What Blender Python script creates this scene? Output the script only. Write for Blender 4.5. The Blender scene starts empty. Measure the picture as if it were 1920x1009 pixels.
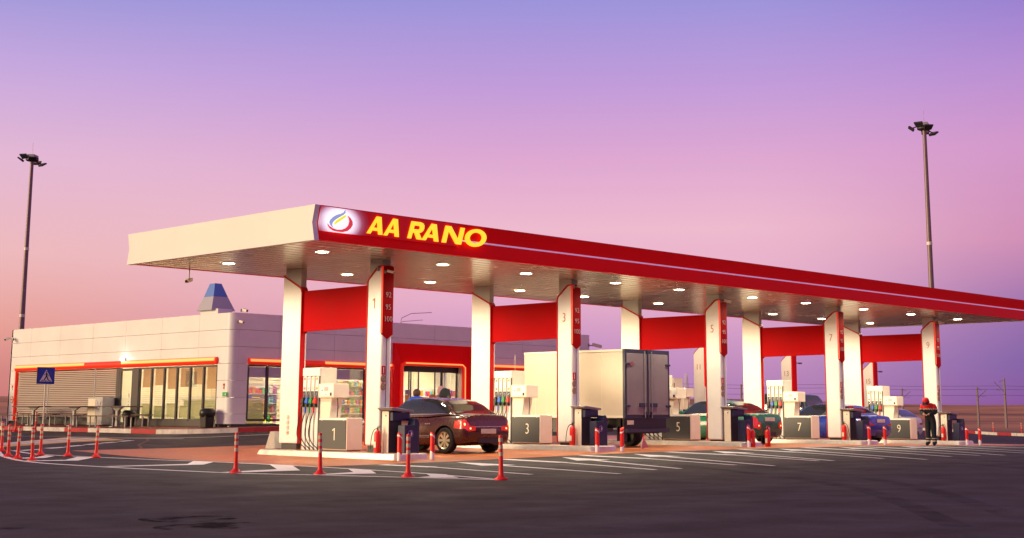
import bpy, bmesh, math, random
import numpy as np
from mathutils import Vector, Matrix
random.seed(7)
PI = math.pi
R = math.radians
scene = bpy.context.scene
COL = scene.collection

# ------------------------------------------------------------------ camera
YAW, PITCH, ROLL = 0.778, 0.169, 0.005
cyw, syw, cp, sp = math.cos(YAW), math.sin(YAW), math.cos(PITCH), math.sin(PITCH)
fwd = Vector((cyw*cp, syw*cp, sp)); rgt = Vector((syw, -cyw, 0)); upv = rgt.cross(fwd)
r_ = math.cos(ROLL)*rgt + math.sin(ROLL)*upv
u_ = -math.sin(ROLL)*rgt + math.cos(ROLL)*upv
cam = bpy.data.cameras.new('camera')
cam.sensor_width = 36.0
cam.lens = 2618.97/1920*36.0
cam.shift_y = -176.8/1920
cam.clip_end = 9000
cam_o = bpy.data.objects.new('camera', cam)
COL.objects.link(cam_o)
M3 = Matrix((r_, u_, -fwd)).transposed()
cam_o.matrix_world = Matrix.Translation((-22.075, -26.172, 1.027)) @ M3.to_4x4()
scene.camera = cam_o

# ------------------------------------------------------------------ exposure
scene.view_settings.view_transform = 'Standard'
scene.view_settings.look = 'None'
scene.view_settings.exposure = 0
scene.view_settings.gamma = 1

# ------------------------------------------------------------------ sky
def lin(c):
    out = []
    for v in c:
        v /= 255.0
        out.append(v/12.92 if v <= .04045 else ((v+.055)/1.055)**2.4)
    return out
world = bpy.data.worlds.new('World'); scene.world = world
world.use_nodes = True
wn, wl = world.node_tree.nodes, world.node_tree.links
wn.clear()
w_out = wn.new('ShaderNodeOutputWorld'); w_bg = wn.new('ShaderNodeBackground')
wl.new(w_bg.outputs[0], w_out.inputs[0])
tc = wn.new('ShaderNodeTexCoord')
sep = wn.new('ShaderNodeSeparateXYZ'); wl.new(tc.outputs['Generated'], sep.inputs[0])
def wdot(v):
    d = wn.new('ShaderNodeVectorMath'); d.operation = 'DOT_PRODUCT'
    wl.new(tc.outputs['Generated'], d.inputs[0]); d.inputs[1].default_value = v
    return d.outputs['Value']
side = wdot((syw, -cyw, 0))
def wramp(stops):
    r = wn.new('ShaderNodeValToRGB'); r.color_ramp.interpolation = 'EASE' if False else 'LINEAR'
    e = r.color_ramp.elements
    while len(e) > 1: e.remove(e[-1])
    e[0].position = stops[0][0]; e[0].color = (*stops[0][1], 1)
    for p, c in stops[1:]:
        n = e.new(p); n.color = (*c, 1)
    return r
# the ramps run over elevation: sin(elevation) * 2
el = wn.new('ShaderNodeMath'); el.operation = 'MULTIPLY'; wl.new(sep.outputs['Z'], el.inputs[0]); el.inputs[1].default_value = 2.0
SKY_L = [(0.0, lin((205,120,118))), (.05, lin((213,135,128))), (.11, lin((232,160,148))), (.21, lin((238,186,188))), (.34, lin((228,184,212))), (.46, lin((198,168,222))), (.58, lin((152,150,218))), (.9, lin((130,118,175))), (1, (.24,.16,.28))]
SKY_M = [(0.0, lin((170,118,168))), (.03, lin((180,130,182))), (.10, lin((205,152,196))), (.16, lin((230,174,202))), (.26, lin((238,186,206))), (.36, lin((222,168,210))), (.46, lin((194,156,218))), (.58, lin((156,148,219))), (.9, lin((130,115,175))), (1, (.24,.16,.28))]
SKY_R = [(0.0, lin((120,72,140))), (.02, lin((132,84,156))), (.07, lin((122,94,164))), (.15, lin((150,108,170))), (.235, lin((206,138,180))), (.36, lin((210,150,202))), (.46, lin((185,142,210))), (.58, lin((142,122,208))), (.9, lin((125,108,172))), (1, (.24,.16,.28))]
SKY_W = [(0.0, (1.5,.62,.26)), (.2, (1.4,.70,.36)), (.5, (.6,.36,.34)), (1, (.24,.17,.28))]     # the afterglow in the west, out of frame
SKY_E = [(0.0, (.65,.27,.55)), (.25, (1.05,.42,.88)), (.6, (.55,.26,.50)), (1, (.24,.15,.26))]
def mixw(a, b, lo, hi):
    mr = wn.new('ShaderNodeMapRange'); mr.interpolation_type = 'SMOOTHSTEP'
    mr.inputs['From Min'].default_value = lo; mr.inputs['From Max'].default_value = hi
    wl.new(side, mr.inputs['Value'])
    m = wn.new('ShaderNodeMix'); m.data_type = 'RGBA'
    wl.new(mr.outputs[0], m.inputs[0]); wl.new(a, m.inputs[6]); wl.new(b, m.inputs[7])
    return m.outputs[2]
rl = []
for st in (SKY_W, SKY_L, SKY_M, SKY_R, SKY_E):
    r = wramp(st); wl.new(el.outputs[0], r.inputs[0]); rl.append(r.outputs[0])
c = mixw(rl[0], rl[1], -.85, -.42)
c = mixw(c, rl[2], -.38, .02)
c = mixw(c, rl[3], .15, .40)
c = mixw(c, rl[4], .42, .85)
wl.new(c, w_bg.inputs[0]); w_bg.inputs[1].default_value = 1.0

# ------------------------------------------------------------------ low warm sun behind the afterglow
sun = bpy.data.lights.new('sun', 'SUN'); sun.energy = 3.7; sun.angle = R(24); sun.color = (1.0, .74, .42)
sun_o = bpy.data.objects.new('sun', sun); COL.objects.link(sun_o)
sdir = Vector((-math.cos(R(32)), math.sin(R(32)), math.tan(R(11)))).normalized()
sun_o.rotation_euler = sdir.to_track_quat('Z', 'Y').to_euler()
sun_o.location = (-40, 10, 30)

# ------------------------------------------------------------------ materials
def mat(name, color, rough=.5, metal=0., emit=None, estr=0., var=0., vscale=3., bump=0., bscale=40., coat=0., spec=None):
    m = bpy.data.materials.new(name); m.use_nodes = True
    nt = m.node_tree; b = nt.nodes['Principled BSDF']
    b.inputs['Base Color'].default_value = (*color, 1)
    b.inputs['Roughness'].default_value = rough; b.inputs['Metallic'].default_value = metal
    b.inputs['Coat Weight'].default_value = coat; b.inputs['Coat Roughness'].default_value = .04
    if spec is not None: b.inputs['Specular IOR Level'].default_value = spec
    if emit is not None:
        b.inputs['Emission Color'].default_value = (*emit, 1); b.inputs['Emission Strength'].default_value = estr
    if var or bump:
        t = nt.nodes.new('ShaderNodeTexCoord')
    if var:
        n = nt.nodes.new('ShaderNodeTexNoise'); n.inputs['Scale'].default_value = vscale; n.inputs['Detail'].default_value = 6; n.inputs['Roughness'].default_value = .65
        nt.links.new(t.outputs['Object'], n.inputs['Vector'])
        mr = nt.nodes.new('ShaderNodeMapRange'); mr.inputs['From Min'].default_value = .3; mr.inputs['From Max'].default_value = .7
        mr.inputs['To Min'].default_value = 1-var; mr.inputs['To Max'].default_value = 1+var*.5
        nt.links.new(n.outputs[0], mr.inputs['Value'])
        mx = nt.nodes.new('ShaderNodeMix'); mx.data_type = 'RGBA'; mx.blend_type = 'MULTIPLY'; mx.inputs[0].default_value = 1
        mx.inputs[6].default_value = (*color, 1); nt.links.new(mr.outputs[0], mx.inputs[7])
        nt.links.new(mx.outputs[2], b.inputs['Base Color'])
        mr2 = nt.nodes.new('ShaderNodeMapRange'); mr2.inputs['To Min'].default_value = max(0, rough-.12); mr2.inputs['To Max'].default_value = min(1, rough+.12)
        nt.links.new(n.outputs[0], mr2.inputs['Value']); nt.links.new(mr2.outputs[0], b.inputs['Roughness'])
    if bump:
        n2 = nt.nodes.new('ShaderNodeTexNoise'); n2.inputs['Scale'].default_value = bscale; n2.inputs['Detail'].default_value = 4
        nt.links.new(t.outputs['Object'], n2.inputs['Vector'])
        bp = nt.nodes.new('ShaderNodeBump'); bp.inputs['Strength'].default_value = bump; bp.inputs['Distance'].default_value = .01
        nt.links.new(n2.outputs[0], bp.inputs['Height']); nt.links.new(bp.outputs[0], b.inputs['Normal'])
    return m
def glass_mat(name, tint=(1,1,1), refl=.08, rough=.02, dark=0.):
    m = bpy.data.materials.new(name); m.use_nodes = True
    nt = m.node_tree; nt.nodes.clear()
    o = nt.nodes.new('ShaderNodeOutputMaterial'); t = nt.nodes.new('ShaderNodeBsdfTransparent'); g = nt.nodes.new('ShaderNodeBsdfGlossy')
    t.inputs[0].default_value = (*tint, 1); g.inputs['Roughness'].default_value = rough
    mx = nt.nodes.new('ShaderNodeMixShader'); lw = nt.nodes.new('ShaderNodeLayerWeight'); lw.inputs[0].default_value = .35
    mr = nt.nodes.new('ShaderNodeMapRange'); mr.inputs['To Min'].default_value = refl; mr.inputs['To Max'].default_value = .32
    nt.links.new(lw.outputs['Facing'], mr.inputs['Value'])
    nt.links.new(mr.outputs[0], mx.inputs[0]); nt.links.new(t.outputs[0], mx.inputs[1]); nt.links.new(g.outputs[0], mx.inputs[2])
    nt.links.new(mx.outputs[0], o.inputs[0])
    return m
M = {}
M['white'] = mat('white_panel', (.82,.81,.78), .38, var=.08, vscale=1.1)
M['clad'] = mat('white_cladding', (.80,.79,.80), .42, var=.07, vscale=.7)
M['cladgap'] = mat('cladding_gap', (.50,.46,.44), .8)
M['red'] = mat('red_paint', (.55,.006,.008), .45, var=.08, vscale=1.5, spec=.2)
M['redface'] = mat('red_fascia', (.92,.006,.010), .5, var=.08, vscale=.7, spec=.05, emit=(1,.01,.012), estr=.06)  # faint red emission added to brighten the weakly lit fascia
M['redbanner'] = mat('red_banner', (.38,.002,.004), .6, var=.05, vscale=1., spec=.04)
M['redglow'] = mat('red_backlit', (.6,.01,.012), .35, emit=(.85,.012,.012), estr=.28, var=.06)
M['cream'] = mat('cream_paint', (.78,.72,.58), .4, var=.05)
M['soffitcol'] = mat('grey_core', (.42,.42,.40), .45, var=.08)
M['dark'] = mat('dark_plinth', (.035,.035,.04), .55, var=.2)
M['charcoal'] = mat('charcoal_panel', (.050,.054,.060), .45, var=.06)
M['black'] = mat('black_plastic', (.012,.012,.013), .4)
M['rubber'] = mat('rubber', (.012,.012,.013), .75)
M['steel'] = mat('brushed_steel', (.55,.55,.56), .28, metal=.9, var=.1, vscale=6)
M['alu'] = mat('painted_aluminium', (.42,.42,.43), .4, metal=.3, var=.1)
M['galv'] = mat('galvanised_steel', (.30,.29,.30), .5, metal=.5, var=.18, vscale=2)
M['navy'] = mat('navy_panel', (.012,.016,.06), .35, var=.1)
M['hose'] = mat('hose_black', (.01,.01,.01), .45)
M['pureW'] = mat('white_lettering', (.85,.85,.85), .5)
M['signtxt'] = mat('sign_lettering', (.62,.42,.42), .5)
M['numCream'] = mat('cream_numeral', (.85,.80,.62), .5)
M['numRed'] = mat('rust_numeral', (.45,.10,.02), .5)
M['yellow'] = mat('lit_yellow_letters', (.9,.65,.02), .4, emit=(1.0,.80,.03), estr=.85)
M['lamp'] = mat('lamp_lens', (1,.95,.8), .4, emit=(1,.92,.66), estr=40)
M['bulb'] = mat('wall_lamp_glass', (1,1,1), .4, emit=(1,.97,.95), estr=5)
M['led'] = mat('orange_tube_light', (1,.4,.1), .4, emit=(1,.27,.07), estr=1.5)
M['ledred'] = mat('red_tube', (.75,.03,.01), .3, emit=(1,.03,.01), estr=.35)
M['shopLamp'] = mat('shop_ceiling_lamp', (1,1,1), .4, emit=(1,.86,.58), estr=66)
M['shopWall'] = mat('shop_wall', (.75,.70,.58), .6, var=.08)
M['shopFloor'] = mat('shop_floor', (.55,.50,.42), .25, var=.08)
M['counter'] = mat('shop_counter', (.62,.72,.42), .35)
M['blind'] = mat('blind_slat', (.80,.68,.45), .5)
M['blind_amber'] = mat('blind_amber', (.46,.29,.11), .6)
M['blind_pale'] = mat('blind_pale', (.60,.58,.30), .6)
M['mull'] = mat('dark_mullion', (.06,.055,.06), .4, metal=.4)
M['glass'] = glass_mat('window_glass', (.93,.94,.92), .05)
M['carglass'] = mat('car_glass', (.012,.02,.03), .05, coat=1., spec=.9)
M['chrome'] = mat('chrome', (.8,.8,.82), .12, metal=1.)
M['alloy'] = mat('alloy_rim', (.72,.66,.45), .3, metal=.5)
M['tail'] = mat('tail_lamp', (.42,.01,.01), .15, emit=(1,.03,.015), estr=.38, coat=1)
M['tailhot'] = mat('tail_lamp_lit', (.8,.3,.1), .2, emit=(1,.33,.12), estr=4.)
M['tailoff'] = mat('tail_lamp_unlit', (.42,.015,.012), .2, coat=1)
M['plate'] = mat('number_plate', (.62,.55,.45), .5, var=.25, vscale=18)
M['shutter'] = mat('louvre_slat', (.60,.50,.43), .4, var=.05)
M['blue'] = mat('sign_blue', (.01,.045,.42), .4)
M['green'] = mat('sign_green', (.01,.28,.03), .4, emit=(.02,.5,.05), estr=.25)
M['concrete'] = mat('concrete', (.42,.38,.34), .8, var=.2, vscale=6, bump=.3)
M['mastc'] = mat('weathered_concrete', (.22,.17,.17), .8, var=.15)
M['kerbW'] = mat('kerb_white', (.66,.60,.56), .7, var=.3, vscale=4)
M['kerbR'] = mat('kerb_red', (.42,.02,.03), .7, var=.3, vscale=4)
M['line'] = mat('road_paint', (.86,.80,.82), .6, var=.20, vscale=9)
M['lineY'] = mat('road_paint_yellow', (.72,.45,.10), .65, var=.25, vscale=8)
M['post'] = mat('orange_red_plastic', (.78,.02,.012), .4, var=.12, vscale=8)
M['band'] = mat('reflective_band', (.55,.47,.32), .5)
M['islandkerb'] = mat('island_kerb', (.60,.56,.53), .33, metal=.35, var=.2, vscale=5)
M['wood'] = mat('bench_wood', (.11,.06,.045), .6, var=.25, vscale=10)
M['screen'] = mat('pump_screen', (.45,.3,.25), .3, emit=(1,.55,.45), estr=.35)
M['truckside'] = mat('truck_side', (.60,.55,.43), .38, var=.05, vscale=1.)
M['truckdoor'] = mat('truck_door', (.23,.19,.20), .5, var=.15, vscale=1.5)
M['truckframe'] = mat('truck_frame', (.02,.024,.05), .4)
M['skin'] = mat('skin', (.45,.25,.17), .6)
M['jacketred'] = mat('red_jacket', (.78,.015,.02), .7, bump=.5, bscale=25)
M['clothnavy'] = mat('navy_work_clothes', (.012,.018,.024), .8, bump=.5, bscale=25)
M['clothblue'] = mat('blue_jacket', (.01,.09,.62), .6, bump=.4, bscale=25)
M['clothpink'] = mat('mauve_coat', (.42,.24,.30), .8)
M['clothbrown'] = mat('rust_brown_coat', (.20,.04,.03), .8)
M['hair'] = mat('dark_hair', (.05,.022,.014), .6)

# asphalt: cracks, seams, oil stains, tyre wear
def asphalt():
    m = bpy.data.materials.new('asphalt'); m.use_nodes = True
    nt = m.node_tree; L = nt.links.new; N = nt.nodes.new; b = nt.nodes['Principled BSDF']
    t = N('ShaderNodeTexCoord')
    def noise(scale, det=6, rough=.6, sx=1, sy=1, rot=0):
        mp = N('ShaderNodeMapping'); mp.inputs['Scale'].default_value = (sx, sy, 1); mp.inputs['Rotation'].default_value = (0,0,rot)
        L(t.outputs['Object'], mp.inputs['Vector'])
        n = N('ShaderNodeTexNoise'); n.inputs['Scale'].default_value = scale; n.inputs['Detail'].default_value = det; n.inputs['Roughness'].default_value = rough
        L(mp.outputs[0], n.inputs['Vector']); return n.outputs[0]
    def mr(v, a, b_, c_, d):
        q = N('ShaderNodeMapRange'); q.inputs['From Min'].default_value = a; q.inputs['From Max'].default_value = b_
        q.inputs['To Min'].default_value = c_; q.inputs['To Max'].default_value = d; L(v, q.inputs['Value']); return q.outputs[0]
    def mul(a, b_):
        q = N('ShaderNodeMath'); q.operation = 'MULTIPLY'; L(a, q.inputs[0]); L(b_, q.inputs[1]); return q.outputs[0]
    v = mul(mr(noise(.35, 5), .3, .7, .72, 1.2), mr(noise(45, 4, .75), .3, .7, .5, 1.5))
    v = mul(v, mr(noise(1.1, 6, .6, .25, 1.4, R(45)), .35, .65, .80, 1.12))
    v = mul(v, mr(noise(.55, 4, .55, 1, 1), .60, .68, 1, .62))
    # speckle of pale chips
    vo = N('ShaderNodeTexVoronoi'); vo.inputs['Scale'].default_value = 5.; L(t.outputs['Object'], vo.inputs['Vector'])
    chips = mr(vo.outputs['Distance'], .0, .035, 2.2, 1.)
    v = mul(v, chips)
    mx = N('ShaderNodeMix'); mx.data_type = 'RGBA'; mx.blend_type = 'MULTIPLY'; mx.inputs[0].default_value = 1
    mx.inputs[6].default_value = (.049,.037,.038, 1); L(v, mx.inputs[7]); L(mx.outputs[2], b.inputs['Base Color'])
    L(mr(noise(.9, 5), .3, .7, .6, .85), b.inputs['Roughness']); b.inputs['Specular IOR Level'].default_value = .22
    bp = N('ShaderNodeBump'); bp.inputs['Strength'].default_value = .5; bp.inputs['Distance'].default_value = .006
    L(noise(90, 3), bp.inputs['Height']); L(bp.outputs[0], b.inputs['Normal'])
    return m
M['asphalt'] = asphalt()
def oil():
    m = mat('oil_stain', (.014,.010,.011), .9, spec=.1); nt = m.node_tree; L = nt.links.new; N = nt.nodes.new
    t = N('ShaderNodeTexCoord'); n = N('ShaderNodeTexNoise'); n.inputs['Scale'].default_value = 2.6; n.inputs['Detail'].default_value = 7; n.inputs['Roughness'].default_value = .62; L(t.outputs['Object'], n.inputs['Vector'])
    q = N('ShaderNodeMapRange'); q.inputs['From Min'].default_value = .47; q.inputs['From Max'].default_value = .60; q.inputs['To Max'].default_value = .8; L(n.outputs[0], q.inputs['Value'])
    L(q.outputs[0], nt.nodes['Principled BSDF'].inputs['Alpha']); return m
M['oil'] = oil()
M['seam'] = mat('seam_filler', (.16,.07,.06), .9, var=.3)
def paving(name, c1, c2, mortar, rough=.35, scale=5.0):
    m = bpy.data.materials.new(name); m.use_nodes = True
    nt = m.node_tree; L = nt.links.new; N = nt.nodes.new; b = nt.nodes['Principled BSDF']
    t = N('ShaderNodeTexCoord'); br = N('ShaderNodeTexBrick')
    br.inputs['Scale'].default_value = scale; br.inputs['Mortar Size'].default_value = .012
    br.inputs['Color1'].default_value = (*c1, 1); br.inputs['Color2'].default_value = (*c2, 1); br.inputs['Mortar'].default_value = (*mortar, 1)
    L(t.outputs['Object'], br.inputs['Vector'])
    n = N('ShaderNodeTexNoise'); n.inputs['Scale'].default_value = .9; n.inputs['Detail'].default_value = 6; L(t.outputs['Object'], n.inputs['Vector'])
    q = N('ShaderNodeMapRange'); q.inputs['From Min'].default_value = .3; q.inputs['From Max'].default_value = .7; q.inputs['To Min'].default_value = .6; q.inputs['To Max'].default_value = 1.25; L(n.outputs[0], q.inputs['Value'])
    mx = N('ShaderNodeMix'); mx.data_type = 'RGBA'; mx.blend_type = 'MULTIPLY'; mx.inputs[0].default_value = 1
    L(br.outputs[0], mx.inputs[6]); L(q.outputs[0], mx.inputs[7]); L(mx.outputs[2], b.inputs['Base Color'])
    b.inputs['Specular IOR Level'].default_value = .25
    q2 = N('ShaderNodeMapRange'); q2.inputs['To Min'].default_value = rough-.15; q2.inputs['To Max'].default_value = rough+.2; L(n.outputs[0], q2.inputs['Value']); L(q2.outputs[0], b.inputs['Roughness'])
    return m
M['paving'] = paving('block_paving', (.52,.15,.045), (.42,.11,.04), (.18,.07,.04), .42)
M['pavetop'] = paving('apron_paving', (.30,.10,.06), (.25,.08,.05), (.12,.06,.05), .6)
def soffit_mat():
    m = mat('soffit_slats', (.66,.60,.50), .24, metal=.65, var=.12, vscale=.8)
    return m
M['soffit'] = soffit_mat()
def soil_mat():
    m = bpy.data.materials.new('dry_fields'); m.use_nodes = True
    nt = m.node_tree; L = nt.links.new; N = nt.nodes.new; b = nt.nodes['Principled BSDF']
    t = N('ShaderNodeTexCoord'); mp = N('ShaderNodeMapping'); mp.inputs['Scale'].default_value = (.0022,.0022,.01); L(t.outputs['Object'], mp.inputs['Vector'])
    n = N('ShaderNodeTexNoise'); n.inputs['Scale'].default_value = 2.2; n.inputs['Detail'].default_value = 9; n.inputs['Roughness'].default_value = .65; n.inputs['Distortion'].default_value = .6; L(mp.outputs[0], n.inputs['Vector'])
    r = N('ShaderNodeValToRGB'); L(n.outputs[0], r.inputs[0])
    e = r.color_ramp.elements; e[0].position = .36; e[0].color = (.13,.05,.035,1); e[1].position = .62; e[1].color = (.60,.27,.12,1)
    k = e.new(.49); k.color = (.42,.17,.085,1)
    L(r.outputs[0], b.inputs['Base Color']); b.inputs['Roughness'].default_value = .95
    return m
M['soil'] = soil_mat()

# ------------------------------------------------------------------ mesh helpers
class MB:
    def __init__(s): s.v = []; s.f = []; s.m = []; s.cur = 0
    def use(s, i): s.cur = i; return s
    def add(s, vs, fs):
        n = len(s.v); s.v += [tuple(map(float, q)) for q in vs]
        for f in fs: s.f.append([n+i for i in f]); s.m.append(s.cur)
        return s
    def box(s, x0, x1, y0, y1, z0, z1):
        return s.add([(x0,y0,z0),(x1,y0,z0),(x1,y1,z0),(x0,y1,z0),(x0,y0,z1),(x1,y0,z1),(x1,y1,z1),(x0,y1,z1)],
                     [(0,3,2,1),(4,5,6,7),(0,1,5,4),(1,2,6,5),(2,3,7,6),(3,0,4,7)])
    def prism(s, poly, a0, a1, axis='x'):
        """extrude a 2D polygon: axis x -> poly (y,z); y -> (x,z); z -> (x,y)"""
        P = {'x': lambda p, a: (a, p[0], p[1]), 'y': lambda p, a: (p[0], a, p[1]), 'z': lambda p, a: (p[0], p[1], a)}[axis]
        n = len(poly)
        vs = [P(p, a0) for p in poly] + [P(p, a1) for p in poly]
        fs = [tuple(range(n))[::-1], tuple(range(n, 2*n))] + [(i, (i+1) % n, n+(i+1) % n, n+i) for i in range(n)]
        return s.add(vs, fs)
    def frust(s, x0, x1, y0, y1, z0, X0, X1, Y0, Y1, z1):
        return s.add([(x0,y0,z0),(x1,y0,z0),(x1,y1,z0),(x0,y1,z0),(X0,Y0,z1),(X1,Y0,z1),(X1,Y1,z1),(X0,Y1,z1)],
                     [(0,3,2,1),(4,5,6,7),(0,1,5,4),(1,2,6,5),(2,3,7,6),(3,0,4,7)])
    def tube(s, pts, r, n=8, caps=True):
        pts = [Vector(p) for p in pts]; rs = r if isinstance(r, (list, tuple)) else [r]*len(pts)
        rings = []; prev = None
        for i, p in enumerate(pts):
            d = (pts[min(i+1, len(pts)-1)] - pts[max(i-1, 0)]).normalized()
            a = prev if prev is not None else (Vector((0,0,1)) if abs(d.z) < .9 else Vector((1,0,0)))
            x = (a - d*a.dot(d)).normalized(); y = d.cross(x); prev = x
            rings.append([p + (x*math.cos(2*PI*k/n) + y*math.sin(2*PI*k/n))*rs[i] for k in range(n)])
        vs = [q for ring in rings for q in ring]; fs = []
        for i in range(len(pts)-1):
            for k in range(n): fs.append((i*n+k, i*n+(k+1) % n, (i+1)*n+(k+1) % n, (i+1)*n+k))
        if caps: fs += [tuple(range(n))[::-1], tuple(range((len(pts)-1)*n, len(pts)*n))]
        return s.add(vs, fs)
    def lathe(s, prof, n=24, c=(0,0,0), axis='z', caps=True):
        vs = []; fs = []
        for r, z in prof:
            for k in range(n):
                a = 2*PI*k/n; p = (r*math.cos(a), r*math.sin(a), z)
                if axis == 'x': p = (p[2], p[0], p[1])
                if axis == 'y': p = (p[0], p[2], p[1])
                vs.append((p[0]+c[0], p[1]+c[1], p[2]+c[2]))
        m = len(prof)
        for i in range(m-1):
            for k in range(n): fs.append((i*n+k, i*n+(k+1) % n, (i+1)*n+(k+1) % n, (i+1)*n+k))
        if caps: fs += [tuple(range(n))[::-1], tuple(range((m-1)*n, m*n))]
        return s.add(vs, fs)
    def ball(s, c, r, n=12, m=8, sc=(1,1,1)):
        vs = []; fs = []
        for i in range(m+1):
            t = PI*i/m
            for k in range(n):
                a = 2*PI*k/n
                vs.append((c[0]+r*sc[0]*math.sin(t)*math.cos(a), c[1]+r*sc[1]*math.sin(t)*math.sin(a), c[2]+r*sc[2]*math.cos(t)))
        for i in range(m):
            for k in range(n): fs.append((i*n+k, (i+1)*n+k, (i+1)*n+(k+1) % n, i*n+(k+1) % n))
        return s.add(vs, fs)
    def build(s, name, mats, parent=None, bevel=0, smooth=False, loc=None, label=None):
        me = bpy.data.meshes.new(name); me.from_pydata(s.v, [], s.f); 
        mats = mats if isinstance(mats, (list, tuple)) else [mats]
        for q in mats: me.materials.append(M[q] if isinstance(q, str) else q)
        for p, i in zip(me.polygons, s.m): p.material_index = min(i, len(mats)-1)
        bm = bmesh.new(); bm.from_mesh(me)
        bmesh.ops.remove_doubles(bm, verts=bm.verts, dist=1e-5)
        bmesh.ops.recalc_face_normals(bm, faces=bm.faces); bm.to_mesh(me); bm.free()
        if smooth:
            for p in me.polygons: p.use_smooth = True
            me.set_sharp_from_angle(angle=R(smooth if smooth is not True else 35))
        me.update()
        o = bpy.data.objects.new(name, me); COL.objects.link(o)
        if parent is not None: o.parent = parent
        if loc is not None: o.location = loc
        if bevel:
            b = o.modifiers.new('bevel', 'BEVEL'); b.width = bevel; b.segments = 2; b.limit_method = 'ANGLE'; b.angle_limit = R(40)
        if label: o['label'] = label
        return o
def thing(name, label, cat, loc=(0,0,0), rz=0, group=None):
    o = bpy.data.objects.new(name, None); COL.objects.link(o)
    o.empty_display_size = .2; o.location = loc; o.rotation_euler = (0,0,rz)
    o['label'] = label; o['category'] = cat
    if group: o['group'] = group
    return o
def tag(o, label, cat, group=None):
    o['label'] = label; o['category'] = cat
    if group: o['group'] = group
    return o
def struct(o): o['kind'] = 'structure'; return o
def kids(o): return [c for c in bpy.data.objects if c.parent is o]
def dup(root, loc, rz=None, label=None, skip=()):
    def cp(o, par):
        c = o.copy(); COL.objects.link(c); c.parent = par
        for ch in kids(o):
            if ch.name.split('.')[0] not in skip: cp(ch, c)
        return c
    r = cp(root, None); r.location = loc
    if rz is not None: r.rotation_euler = (0,0,rz)
    if label: r['label'] = label
    return r
def digit_one(name, size, mt, parent, origin, xdir, updir):
    x = Vector(xdir).normalized(); u = Vector(updir).normalized(); n = x.cross(u); k = size*.7
    P = [(.02,-.5),(.13,-.5),(.13,.5),(.05,.5),(-.20,.36),(-.20,.25),(.02,.36)]
    vs = [Vector(origin)+x*a*k+u*b*k+n*d for d in (-.003, .003) for a, b in P]; m = len(P)
    return MB().add(vs, [(6,0,1,2,3),(3,4,5,6),(m+3,m+2,m+1,m,m+6),(m+6,m+5,m+4,m+3)]+[(i,(i+1)%m,m+(i+1)%m,m+i) for i in range(m)]).build(name, mt, parent)
def text_mesh(name, s, size, mt, parent, origin, xdir, updir, depth=.004, align='CENTER', xs=1., label=None):
    if s == '1': return digit_one(name, size, mt, parent, origin, xdir, updir)
    cu = bpy.data.curves.new(name, 'FONT'); cu.body = s; cu.size = size; cu.align_x = align; cu.align_y = 'CENTER'; cu.extrude = depth; cu.offset = -.012*size if mt != 'numCream' else -.008*size; cu.resolution_u = 3
    to = bpy.data.objects.new(name+'_tmp', cu); COL.objects.link(to)
    bpy.context.view_layer.update()
    me = bpy.data.meshes.new_from_object(to.evaluated_get(bpy.context.evaluated_depsgraph_get()))
    bpy.data.objects.remove(to, do_unlink=True)
    x = Vector(xdir).normalized(); u = Vector(updir).normalized(); n = x.cross(u)
    mtx = Matrix((x*xs, u, n)).transposed().to_4x4(); mtx.translation = Vector(origin)
    me.transform(mtx); me.materials.clear(); me.materials.append(M[mt])
    o = bpy.data.objects.new(name, me); COL.objects.link(o); o.parent = parent
    if label: o['label'] = label
    return o

# ------------------------------------------------------------------ terrain
def ss(a, b, t):
    t = min(1, max(0, (t-a)/(b-a))); return t*t*(3-2*t)
def gz(x, y):
    t = (x-14)/14.
    cr = .05-.12*t*t if t*t <= 1 else .05-.12*(1+(1-math.exp(-(t*t-1)))*.5)
    if y > 12: cr *= 1-ss(12, 20, y)
    return cr + ss(3, 13, y)*(.2+.17*ss(2, 7, x))*(1-ss(28, 38, x))
KA, KB = Vector((62.2,16.7)), Vector((56.1,9.8))
kd = (KB-KA).normalized(); kn = Vector((-kd.y, kd.x))      # kn points away from the station
if kn.dot(Vector((1,0))) < 0: kn = -kn
def grid_mesh(name, xs, ys, zf, mt, keep=None):
    vs = [(x, y, zf(x, y)) for y in ys for x in xs]; nx = len(xs); fs = []
    for j in range(len(ys)-1):
        for i in range(nx-1):
            if keep is None or keep((xs[i]+xs[i+1])/2, (ys[j]+ys[j+1])/2): fs.append((j*nx+i, j*nx+i+1, (j+1)*nx+i+1, (j+1)*nx+i))
    me = bpy.data.meshes.new(name); me.from_pydata(vs, [], fs); me.materials.append(M[mt])
    for p in me.polygons: p.use_smooth = True
    o = bpy.data.objects.new(name, me); COL.objects.link(o); return o
def frange(a, b, s): return [a+i*s for i in range(int(round((b-a)/s))+1)]
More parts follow.
